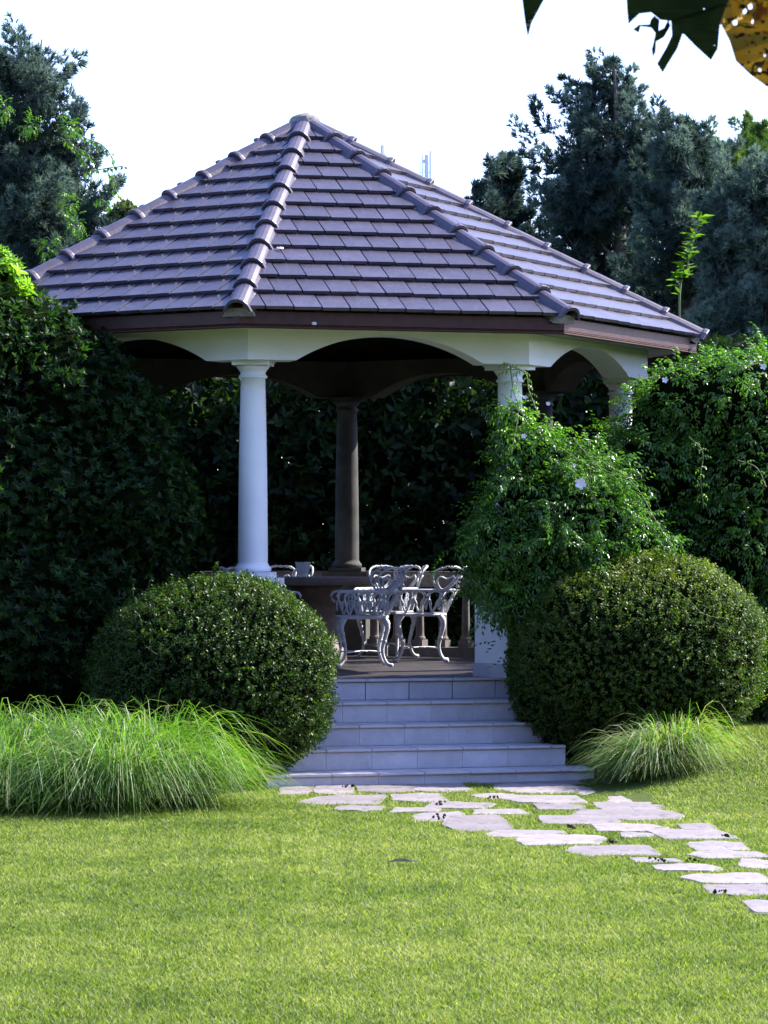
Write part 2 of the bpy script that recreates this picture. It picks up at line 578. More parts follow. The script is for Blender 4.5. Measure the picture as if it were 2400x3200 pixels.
# ------------------------------------------------------------------ path of flagstones
path = empty('path')
tag(path, 'path of irregular pinkish flagstones curving right across the lawn', kind='structure')
ST = [(130, 450, 195, 230), (420, 620, 190, 216), (310, 520, 160, 186), (60, 190, 170, 192), (185, 320, 166, 192), (490, 700, 151, 182),
      (510, 780, 217, 240), (255, 430, 230, 246), (420, 600, 235, 250), (495, 680, 251, 278), (600, 840, 262, 310), (690, 880, 240, 257),
      (680, 870, 189, 206), (775, 1050, 161, 189), (800, 1070, 195, 223), (870, 1065, 222, 246), (1000, 1270, 164, 193),
      (910, 1180, 265, 291), (740, 1005, 305, 333), (845, 1140, 328, 358), (1050, 1335, 290, 313), (1020, 1405, 243, 275),
      (1100, 1320, 218, 247), (1115, 1295, 198, 225), (1110, 1240, 147, 167), (700, 1075, 131, 160), (1170, 1290, 318, 335),
      (1270, 1570, 307, 341), (1365, 1490, 288, 306), (1000, 1350, 357, 390), (1400, 1625, 348, 376), (1180, 1380, 398, 413),
      (1280, 1510, 420, 446), (1395, 1690, 377, 401), (1550, 1740, 402, 437), (1375, 1720, 446, 481), (1425, 1760, 482, 519),
      (1560, 1790, 535, 578), (1760, 1960, 420, 460), (1800, 2000, 500, 545), (1700, 1900, 595, 640), (1830, 2050, 560, 600)]
stone_polys = []
rs = random.Random(4)
for k, (x0, x1, y0, y1) in enumerate(ST):
    fx = lambda v: 800 + v * .9645
    fy = lambda v: 2300 + v * .9645
    cxp, cyp = fx((x0 + x1) / 2), fy((y0 + y1) / 2)
    A, B = ground_at(fx(x0), cyp), ground_at(fx(x1), cyp)
    Cn, Df = ground_at(cxp, fy(y1)), ground_at(cxp, fy(y0))
    ctr = (Cn + Df) / 2; hx = (B - A).length / 2; hy = (Df - Cn).length / 2
    poly = []
    for cxx, cyy in ((-1, -1), (.0, -1), (1, -1), (1, .1), (1, 1), (-.1, 1), (-1, 1), (-1, 0)):
        if cxx * cyy == 0 or abs(cxx * cyy) < .5:
            if rs.random() < .45: continue
            poly.append((cxx * rs.uniform(.95, 1.15) + rs.uniform(-.4, .4) * (abs(cxx) < .5), cyy * rs.uniform(.95, 1.15) + rs.uniform(-.3, .3) * (abs(cyy) < .5)))
        else:
            poly.append((cxx * rs.uniform(.60, 1.0), cyy * rs.uniform(.60, 1.0)))
    n = len(poly)
    mx = max(abs(p[0]) for p in poly); my = max(abs(p[1]) for p in poly)
    poly = [(p[0] / mx * hx * 1.05, p[1] / my * hy * 1.14) for p in poly]
    fine = []                                                    # broken, slightly rounded outline
    for i, p in enumerate(poly):
        q = poly[(i + 1) % n]; pr = poly[i - 1]
        fine.append((p[0] + (pr[0] - p[0]) * .05, p[1] + (pr[1] - p[1]) * .05))
        fine.append((p[0] + (q[0] - p[0]) * .05, p[1] + (q[1] - p[1]) * .05))
        for f in (.37, .66):
            fine.append((p[0] + (q[0] - p[0]) * f + rs.uniform(-.012, .012), p[1] + (q[1] - p[1]) * f + rs.uniform(-.018, .018)))
    bm = bmesh.new()
    tz = rs.uniform(.007, .015)
    top = [bm.verts.new((p[0] * .975, p[1] * .975, tz + rs.uniform(-.003, .003))) for p in fine]
    mid = [bm.verts.new((p[0], p[1], tz - .010)) for p in fine]
    low = [bm.verts.new((p[0], p[1], -.05)) for p in fine]
    cv = bm.verts.new((0, 0, tz + .002))
    m = len(fine)
    for i in range(m):
        j = (i + 1) % m
        bm.faces.new((top[i], top[j], cv)); bm.faces.new((mid[i], mid[j], top[j], top[i])); bm.faces.new((low[i], low[j], mid[j], mid[i]))
    o = bm_obj('flagstone', bm, M['flag'], path)
    o.location = (ctr.x, ctr.y, 0)
    o.rotation_euler = (rs.uniform(-.012, .012), rs.uniform(-.012, .012), 0)
    stone_polys.append(np.array([(p[0] * .93 + ctr.x, p[1] * .93 + ctr.y) for p in fine]))

# ------------------------------------------------------------------ gazebo
G = empty('gazebo')
tag(G, 'white octagonal garden gazebo with purple grey tiled roof on Tuscan columns', 'gazebo')
A0 = -0.1481
RF, RB, RC = 3.844, 3.371, 3.107
ZFT, ZFB, ZBB, ZPL, ZP = 4.014, 3.870, 3.629, 1.7725, 0.8214
c8 = math.cos(PI / 8); t8 = math.tan(PI / 8)


def corner(R, k, z=0.0):
    t = A0 + k * PI / 4
    return Vector((R * math.sin(t), -R * math.cos(t), z))


def seg_frame(k, ap, z=0.0):
    """frame of side k: x along the side (to the right seen from outside), y inwards, z up; origin on the side's middle at apothem ap"""
    t = A0 + (k + .5) * PI / 4
    n = Vector((math.sin(t), -math.cos(t), 0)); u = Vector((math.cos(t), math.sin(t), 0))
    Mx = Matrix(((u.x, -n.x, 0, n.x * ap), (u.y, -n.y, 0, n.y * ap), (0, 0, 1, z), (0, 0, 0, 1)))
    return Mx


# platform
AP = 3.07
RPL = AP / c8
bm = bmesh.new()
add_prism(bm, [corner(RPL - .02, k)[:2] for k in range(8)], -.05, ZP - .012)
platform = bm_obj('platform', bm, M['grout'], G)
# floor tiles over the platform, lined up with the entrance
F0 = seg_frame(0, AP)
me_tile = None
for i in range(-9, 9):
    for j in range(0, 16):
        cx_, cy_ = (i + .5) * .4 + .05, .20 + j * .4
        p = F0 @ Vector((cx_, cy_, 0))
        ok = True
        for dx in (-.2, .2):
            for dy in (-.2, .2):
                q = F0 @ Vector((cx_ + dx, cy_ + dy, 0))
                for k in range(8):
                    t = A0 + (k + .5) * PI / 4
                    if q.x * math.sin(t) - q.y * math.cos(t) > AP + .01: ok = False
        if not ok: continue
        if me_tile is None:
            bm = bmesh.new(); add_box(bm, (0, 0, 0), (.396, .396, .016))
            o = bm_obj('floor_tile', bm, M['floor'], platform); me_tile = o.data
        else:
            o = bpy.data.objects.new('floor_tile', me_tile); C.objects.link(o); o.parent = platform
        o.matrix_basis = F0 @ Matrix.Translation((cx_, cy_, ZP - .008))

# steps
HW = [1.16, 1.17, 1.21, 1.29, 1.43]
RIS = .178
TR = .3375


def tile_row(parent, y0, zlo, zhi, hw, off, tread):
    """a row of riser tiles standing at local y = y0 (outward face), and its tread slabs above"""
    x = -hw
    first = True
    while x < hw - .02:
        x1 = min(hw, x + (.4 if not first else .4 * off))
        first = False
        if x1 - x < .03: break
        bm = bmesh.new()
        add_box(bm, ((x + x1) / 2, y0 + .006, (zlo + zhi) / 2 - .013), (x1 - x - .008, .016, zhi - zlo - .026 - .004))
        bmesh.ops.bevel(bm, geom=bm.edges[:], offset=.0015, segments=1, affect='EDGES')
        o = bm_obj('riser_tile', bm, M['step_tile'], parent); o.matrix_basis = F0
        bm = bmesh.new()
        add_box(bm, ((x + x1) / 2, y0 + tread / 2 - .014, zhi - .011), (x1 - x - .004, tread + .024, .022))
        bmesh.ops.bevel(bm, geom=bm.edges[:], offset=.004, segments=2, affect='EDGES')
        o = bm_obj('tread_tile', bm, M['tread_tile'], parent); o.matrix_basis = F0
        x = x1


tile_row(platform, -.008, ZP - RIS, ZP + .006, HW[0], .35, .12)
for i in range(1, 5):
    zt = ZP - i * RIS
    zb = max(0.0, zt - RIS) if i < 4 else 0.0
    bm = bmesh.new()
    yo = -i * TR
    add_box(bm, (0, (yo - .005) / 2, (zt - .022 - .05) / 2), (HW[i] * 2, -yo + .005, zt - .022 + .05))
    st = bm_obj('step', bm, M['grout'], G)
    st.data.transform(F0)
    tile_row(st, yo - .008, zb, zt, HW[i], [.35, .6, .85, .1, .36][i] + .02, TR - .008)

# columns, pedestals
prof = [(.150, ZPL - .0)]
zb0 = ZPL
prof = [(.150, zb0), (.160, zb0 + .012), (.163, zb0 + .028), (.158, zb0 + .044), (.146, zb0 + .052), (.140, zb0 + .066), (.131, zb0 + .078)]
ztop = ZBB - .043
zr = 3.487
for i in range(13):
    t = i / 12
    r = .131 - .023 * (t ** 1.8)
    prof.append((r, zb0 + .09 + (zr - .012 - zb0 - .09) * t))
prof += [(.118, zr - .010), (.126, zr - .002), (.126, zr + .010), (.117, zr + .018), (.112, zr + .026), (.110, ztop - .055), (.118, ztop - .05),
         (.121, ztop - .04), (.128, ztop - .034), (.142, ztop - .015), (.150, ztop)]
bm = bmesh.new(); add_lathe(bm, prof, 40)
col_me = None
sq = lambda a, h: (2 * a, 2 * a, h)
for k in range(8):
    p = corner(RC, k)
    rz = A0 + k * PI / 4
    if k == 0:
        o = bm_obj('column', bm, M['column_paint'], G, True); col_me = o.data
        m_ = bpy.data.meshes
        b2 = bmesh.new()
        add_box(b2, (0, 0, ZBB - .0235), sq(.162, .034)); add_box(b2, (0, 0, ZBB - .0045), sq(.175, .009))
        ab = bm_obj('abacus', b2, M['column_paint'], o)
        b3 = bmesh.new(); add_box(b3, (0, 0, ZPL - .026), sq(.182, .050))
        p1 = bm_obj('plinth', b3, M['column_paint'], o)
        kids = [ab, p1]
        b4 = bmesh.new(); add_box(b4, (0, 0, (ZP + .128 + 1.655) / 2), sq(.226, 1.655 - ZP - .128))
        ped = bm_obj('pedestal', b4, M['stucco'], G)
        b5 = bmesh.new(); add_box(b5, (0, 0, 1.688), sq(.242, .066)); cap = bm_obj('pedestal_cap', b5, M['stucco'], ped)
        b6 = bmesh.new(); add_box(b6, (0, 0, ZP + .066), sq(.238, .122))
        sk = bm_obj('skirting', b6, M['step_tile'], ped)
        pk = [cap, sk]
        ped0 = ped
    else:
        o2 = bpy.data.objects.new('column', col_me); C.objects.link(o2); o2.parent = G
        ds = []
        for c in kids:
            d = c.copy(); C.objects.link(d); d.parent = o2; ds.append(d)
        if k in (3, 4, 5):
            o2['label'] = 'column at the back of the gazebo, interior shade painted into its grey'
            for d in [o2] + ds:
                d.material_slots[0].link = 'OBJECT'; d.material_slots[0].material = M['shade_column']
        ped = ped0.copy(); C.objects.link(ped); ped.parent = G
        if k in (3, 4, 5): ped.material_slots[0].link = 'OBJECT'; ped.material_slots[0].material = M['shade_column']; ped['label'] = 'pedestal at the back of the gazebo, interior shade painted into its grey'
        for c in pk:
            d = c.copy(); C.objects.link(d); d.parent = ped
            if k in (3, 4, 5): d.material_slots[0].link = 'OBJECT'; d.material_slots[0].material = M['shade_column']
        o = o2
    for q in (o, ped):
        q.location = (p.x, p.y, 0); q.rotation_euler = (0, 0, rz)

# arched beams
ho, hi_ = RB * c8 * t8, (RB - .30) * c8 * t8
ap_o, ap_i = RB * c8, (RB - .30) * c8
AW, AR = .855, .236
rad = (AW * AW + AR * AR) / (2 * AR)
xs = [AW * math.sin(math.radians(a)) for a in np.linspace(-90, 90, 29)]
zs = [ZBB + math.sqrt(rad * rad - x * x) - (rad - AR) for x in xs]
for k in range(8):
    bm = bmesh.new()
    ox = [-ho] + xs + [ho]; ix = [-hi_] + xs + [hi_]; zz = [ZBB] + zs + [ZBB]
    ZT = 4.02
    fo = [bm.verts.new((x, 0, z)) for x, z in zip(ox, zz)]; to = [bm.verts.new((x, 0, ZT)) for x in ox]
    fi = [bm.verts.new((x, ap_o - ap_i, z)) for x, z in zip(ix, zz)]; ti = [bm.verts.new((x, ap_o - ap_i, ZT)) for x in ix]
    for i in range(len(ox) - 1):
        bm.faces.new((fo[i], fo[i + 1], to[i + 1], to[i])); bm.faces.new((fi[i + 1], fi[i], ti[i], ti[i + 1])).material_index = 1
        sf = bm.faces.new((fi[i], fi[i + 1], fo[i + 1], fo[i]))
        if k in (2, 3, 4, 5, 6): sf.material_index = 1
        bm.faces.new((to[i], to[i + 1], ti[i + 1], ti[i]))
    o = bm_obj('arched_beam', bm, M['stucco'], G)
    o.data.materials.append(M['inner_shade'])
    o.matrix_basis = seg_frame(k, ap_o)

# balustrade on all sides but the entrance
rail_me = kerb_me = bal_me = None
bal_prof = [(.052, .0), (.058, .012), (.058, .028), (.050, .04), (.046, .055), (.044, .07)]
bal_prof = [(.058, .085), (.062, .095), (.058, .108), (.048, .118), (.045, .14), (.042, .30), (.038, .43), (.037, .465), (.044, .472), (.044, .484), (.038, .49), (.040, .51), (.052, .535)]
for k in range(1, 8):
    Fk = seg_frame(k, RC * c8)
    half = RC * c8 * t8 - .21
    if rail_me is None:
        bm = bmesh.new(); add_box(bm, (0, 0, 1.645), (2 * half, .25, .15)); add_box(bm, (0, 0, 1.727), (2 * half, .21, .014))
        r_ = bm_obj('handrail', bm, M['rail'], G); rail_me = r_.data
        bm = bmesh.new(); add_box(bm, (0, 0, ZP + .05), (2 * half, .24, .105))
        k_ = bm_obj('kerb', bm, M['rail'], G); kerb_me = k_.data
    else:
        r_ = bpy.data.objects.new('handrail', rail_me); k_ = bpy.data.objects.new('kerb', kerb_me)
        for q in (r_, k_): C.objects.link(q); q.parent = G
    r_.matrix_basis = Fk; k_.matrix_basis = Fk
    nb = 7
    for i in range(nb):
        x = -half + (i + .5) * 2 * half / nb
        if bal_me is None:
            bm = bmesh.new()
            z0 = ZP + .103
            add_lathe(bm, [(r, z0 + (z - .085) * (1.57 - z0 - .11) / .45 + .075) for r, z in bal_prof], 14)
            add_box(bm, (0, 0, z0 + .0375), (.125, .125, .075)); add_box(bm, (0, 0, 1.57 - .0175), (.115, .115, .034))
            b_ = bm_obj('baluster', bm, M['rail'], G, False); bal_me = b_.data
        else:
            b_ = bpy.data.objects.new('baluster', bal_me); C.objects.link(b_); b_.parent = G
        b_.matrix_basis = Fk @ Matrix.Translation((x, 0, 0))

# fascia boards with moulding, soffit
for k in range(8):
    a0 = RF * c8
    hw0, hw1 = RF * c8 * t8, (RF - .035) * c8 * t8
    th = (RF - (RF - .035)) * c8
    bm = bmesh.new()
    prof_f = [(0, ZFB + .036), (0, ZFT), (.03, ZFT), (.03, ZFB + .036)]
    vs = [[], []]
    for y, z in prof_f:
        w = (a0 - y) * t8
        vs[0].append(bm.verts.new((-w, y, z))); vs[1].append(bm.verts.new((w, y, z)))
    for i in range(4):
        j = (i + 1) % 4
        bm.faces.new((vs[0][i], vs[0][j], vs[1][j], vs[1][i]))
    bm.faces.new(vs[0]); bm.faces.new(vs[1][::-1])
    fb = bm_obj('fascia_board', bm, M['fascia'], G); fb.matrix_basis = seg_frame(k, a0)
    bm = bmesh.new()
    prof_m = [(.006, ZFB), (-.004, ZFB + .006), (-.004, ZFB + .014), (.004, ZFB + .018), (-.002, ZFB + .026), (.008, ZFB + .034), (.035, ZFB + .034), (.035, ZFB)]
    vs = [[], []]
    for y, z in prof_m:
        w = (a0 - y) * t8
        vs[0].append(bm.verts.new((-w, y, z))); vs[1].append(bm.verts.new((w, y, z)))
    n = len(prof_m)
    for i in range(n):
        j = (i + 1) % n
        bm.faces.new((vs[0][i], vs[0][j], vs[1][j], vs[1][i]))
    mo = bm_obj('moulding', bm, M['fascia'], fb)
bm = bmesh.new()
o_ = [bm.verts.new(corner(RF - .034, k, 3.905)) for k in range(8)]; i_ = [bm.verts.new(corner(RB + .004, k, 3.905)) for k in range(8)]
for k in range(8):
    bm.faces.new((o_[k], o_[(k + 1) % 8], i_[(k + 1) % 8], i_[k]))
bm_obj('soffit', bm, M['soffit'], G)

# roof deck
RE, ZE, ZA = 3.872, 3.998, 6.175
bm = bmesh.new()
e_ = [bm.verts.new(corner(RE - .075, k, ZE + .018)) for k in range(8)]; ap_ = bm.verts.new((0, 0, ZA - .01))
u_ = [bm.verts.new(corner(RE - .075, k, ZE - .03)) for k in range(8)]; ua_ = bm.verts.new((0, 0, ZA - .10))
for k in range(8):
    j = (k + 1) % 8
    bm.faces.new((e_[k], e_[j], ap_)); bm.faces.new((u_[j], u_[k], ua_)); bm.faces.new((u_[k], u_[j], e_[j], e_[k]))
roof = bm_obj('roof', bm, M['deck'], G)
AE = RE * c8
th_s = math.atan2(ZA - ZE, AE)
L = AE / math.cos(th_s)
HWE = AE * t8
TW, EX, TL, TT = .25, .311, .37, .030


def clip(poly, a, b, c):
    out = []
    for i, p in enumerate(poly):
        q = poly[(i + 1) % len(poly)]
        dp, dq = a * p[0] + b * p[1] - c, a * q[0] + b * q[1] - c
        if dp <= 0: out.append(p)
        if (dp < 0 < dq) or (dq < 0 < dp):
            t = dp / (dp - dq); out.append((p[0] + (q[0] - p[0]) * t, p[1] + (q[1] - p[1]) * t))
    return out


def parea(p):
    return abs(sum(p[i][0] * p[(i + 1) % len(p)][1] - p[(i + 1) % len(p)][0] * p[i][1] for i in range(len(p)))) / 2


def zt_(x, y):
    return .042 * (1 - y / TL) + .004 * (x / TW) + .002


def tile_geom(bm, poly, seed, Mx=None):
    r = random.Random(seed)
    n = len(poly)
    lo, hi = [], []
    for x, y in poly:
        yy = y + (r.uniform(-.002, .002) if y < .01 else 0)
        a, b = Vector((x, yy, zt_(x, y) - .002)), Vector((x, yy, zt_(x, y) + TT - .002))
        if Mx: a, b = Mx @ a, Mx @ b
        lo.append(bm.verts.new(a)); hi.append(bm.verts.new(b))
    bm.faces.new(lo[::-1]); bm.faces.new(hi)
    for i in range(n):
        bm.faces.new((lo[i], lo[(i + 1) % n], hi[(i + 1) % n], hi[i]))


full_mes = []
full_poly = [(0.007, 0), (TW - .007, 0), (TW - .007, TL), (.007, TL)]
for s_ in range(3):
    bm = bmesh.new(); tile_geom(bm, full_poly, s_)
    bmesh.ops.recalc_face_normals(bm, faces=bm.faces[:])
    me = bpy.data.meshes.new('roof_tile'); bm.to_mesh(me); bm.free(); me.materials.append(M['slate'])
    full_mes.append(me)
rest = bmesh.new()
rt = random.Random(11)
count = 0
for k in (0, -1, 1, 2, 3, 4, 5, 6):
    t = A0 + (k + .5) * PI / 4
    n = Vector((math.sin(t), -math.cos(t), 0)); u = Vector((math.cos(t), math.sin(t), 0))
    v = -n * math.cos(th_s) + Vector((0, 0, math.sin(th_s))); w = n * math.sin(th_s) + Vector((0, 0, math.cos(th_s)))
    o3 = n * AE + Vector((0, 0, ZE))
    FM = Matrix(((u.x, v.x, w.x, o3.x), (u.y, v.y, w.y, o3.y), (u.z, v.z, w.z, o3.z), (0, 0, 0, 1)))
    r = 0
    while r * EX < L - .05:
        v0 = r * EX - .012
        off = (.5 if r % 2 else 0.0) + rt.uniform(-.06, .06)
        for i in range(-8, 8):
            x0 = (i + off) * TW
            poly = [(x0 + p[0], v0 + p[1]) for p in full_poly]
            sl = HWE / L
            q = clip(poly, 1, sl, HWE - .035); q = clip(q, -1, sl, HWE - .035) if len(q) > 2 else q
            q = clip(q, 0, 1, L - .02) if len(q) > 2 else q
            if len(q) < 3: continue
            ar = parea(q) / (TW * TL)
            Mx = FM @ Matrix.Translation((x0, v0, rt.uniform(-.002, .003))) @ Matrix.Rotation(rt.gauss(0, .004), 4, 'Z')
            loc = [(p[0] - x0, p[1] - v0) for p in q]
            if k in (0, -1, 1) and ar > .12 and count < 298:
                if ar > .995:
                    me = full_mes[rt.randrange(3)]
                else:
                    bm = bmesh.new(); tile_geom(bm, loc, rt.random())
                    bmesh.ops.recalc_face_normals(bm, faces=bm.faces[:])
                    me = bpy.data.meshes.new('roof_tile'); bm.to_mesh(me); bm.free(); me.materials.append(M['slate'])
                ob = bpy.data.objects.new('roof_tile', me); C.objects.link(ob); ob.parent = roof
                ob.matrix_basis = Mx
                count += 1
            elif ar > .01:
                tile_geom(rest, loc, rt.random(), Mx)
        r += 1
ro = bm_obj('roof_tile_field', rest, M['slate'], roof)
ro['kind'] = 'stuff'

# hip tiles
pts_h = [(-.108, -.050), (-.080, .010), (-.053, .038), (-.020, .052), (.020, .052), (.053, .038), (.080, .010), (.108, -.050)]
bm = bmesh.new()
stations = [(0.0, 1.13, .010), (.012, 1.17, .011), (.040, 1.15, .009), (.062, 1.02, .001), (.30, .98, 0), (.50, .93, -.004)]
rings = []
for y, sc, dz in stations:
    rings.append(([bm.verts.new((x * sc, y, z * sc + dz + .018 * (1 - y / .5))) for x, z in pts_h],
                  [bm.verts.new((x * sc * .80, y, z * sc * .72 + dz - .012 + .018 * (1 - y / .5))) for x, z in pts_h]))
for (a, ai), (b, bi) in zip(rings, rings[1:]):
    for i in range(len(pts_h) - 1):
        bm.faces.new((a[i], a[i + 1], b[i + 1], b[i])); bm.faces.new((ai[i + 1], ai[i], bi[i], bi[i + 1]))
    bm.faces.new((a[0], b[0], bi[0], ai[0])); bm.faces.new((a[-1], ai[-1], bi[-1], b[-1]))
for ring in (rings[0], rings[-1]):
    for i in range(len(pts_h) - 1):
        bm.faces.new((ring[0][i], ring[0][i + 1], ring[1][i + 1], ring[1][i]))
bmesh.ops.recalc_face_normals(bm, faces=bm.faces[:])
hip_me = bpy.data.meshes.new('hip_tile'); bm.to_mesh(hip_me); bm.free(); hip_me.materials.append(M['hip'])
hip_me.polygons.foreach_set('use_smooth', [False] * len(hip_me.polygons))
NH = 10
for k in range(8):
    a = corner(RE + .02, k, ZE - .0); b = Vector((0, 0, ZA))
    y = (b - a); LH = y.length; y.normalize()
    x = y.cross(Vector((0, 0, 1))).normalized(); z = x.cross(y)
    HM = Matrix(((x.x, y.x, z.x, a.x), (x.y, y.y, z.y, a.y), (x.z, y.z, z.z, a.z), (0, 0, 0, 1)))
    bm = bmesh.new()
    r_ = random.Random(k)
    prev = None
    N = 46
    for i in range(N + 1):
        yy = .03 + (LH - .15) * i / N
        w = .135 + r_.uniform(-.012, .014)
        ring = [bm.verts.new(HM @ Vector(q)) for q in ((-w, yy, -.055), (-.10, yy, .022 + r_.uniform(-.01, .008)), (.10, yy, .022 + r_.uniform(-.01, .008)), (w + r_.uniform(-.01, .01), yy, -.055))]
        if prev:
            for q in range(3): bm.faces.new((prev[q], prev[q + 1], ring[q + 1], ring[q]))
        else:
            bm.faces.new(ring)
        prev = ring
    bm_obj('hip_mortar', bm, M['mortar'], roof)
    for i in range(NH):
        ob = bpy.data.objects.new('hip_tile', hip_me); C.objects.link(ob); ob.parent = roof
        ob.matrix_basis = HM @ Matrix.Translation((r_.uniform(-.004, .004), -.02 + i * (LH - .06) / NH, .040)) @ Matrix.Rotation(r_.uniform(-.012, .012), 4, 'Z')
bm = bmesh.new()
bmesh.ops.create_icosphere(bm, subdivisions=3, radius=1)
for v_ in bm.verts:
    s_ = 1 + .10 * math.sin(9 * v_.co.x + 4) * math.sin(8 * v_.co.y) + .05 * math.sin(15 * v_.co.z)
    v_.co = Vector((v_.co.x * .16 * s_, v_.co.y * .16 * s_, ZA + .01 + v_.co.z * .095 * s_))
bm_obj('apex_cap', bm, M['mortar'], roof, True)

# ------------------------------------------------------------------ table, pot, chairs
T = empty('table', (-.10, .95, ZP))
tag(T, 'round brown stone table on a thick pedestal under the gazebo', 'table')
bm = bmesh.new()
add_lathe(bm, [(.80, .79), (.82, .80), (.825, .83), (.82, .86), (.805, .868)], 56)
bm_obj('tabletop', bm, M['table'], T)
bm = bmesh.new()
add_lathe(bm, [(.36, .0), (.37, .02), (.36, .12), (.33, .15), (.27, .19), (.245, .26), (.25, .5), (.27, .68), (.30, .74), (.34, .79)], 32)
o = bm_obj('pedestal', bm, M['table'], T, True); o.location = (.16, -.05, 0)

pz = ZP + .868
P0 = Vector((-.02, .55, pz))
bm = bmesh.new()
add_lathe(bm, [(.055, 0), (.062, .006), (.058, .02), (.052, .035), (.060, .06), (.068, .09), (.070, .115), (.076, .14), (.080, .15), (.070, .148), (.060, .12), (.05, .05)], 26, capt=True)
for v_ in bm.verts:
    a = math.atan2(v_.co.y, v_.co.x)
    if v_.co.z > .135: v_.co.z += .008 * math.sin(6 * a)
    if v_.co.z < .01: v_.co *= 1
    v_.co.x *= 1 + .03 * math.sin(10 * a); v_.co.y *= 1 + .03 * math.sin(10 * a)
pot = bm_obj('flower_pot', bm, M['ceramic'], None, True)
pot.location = P0
tag(pot, 'small white ceramic pot with scalloped rim standing on the stone table', 'pot')


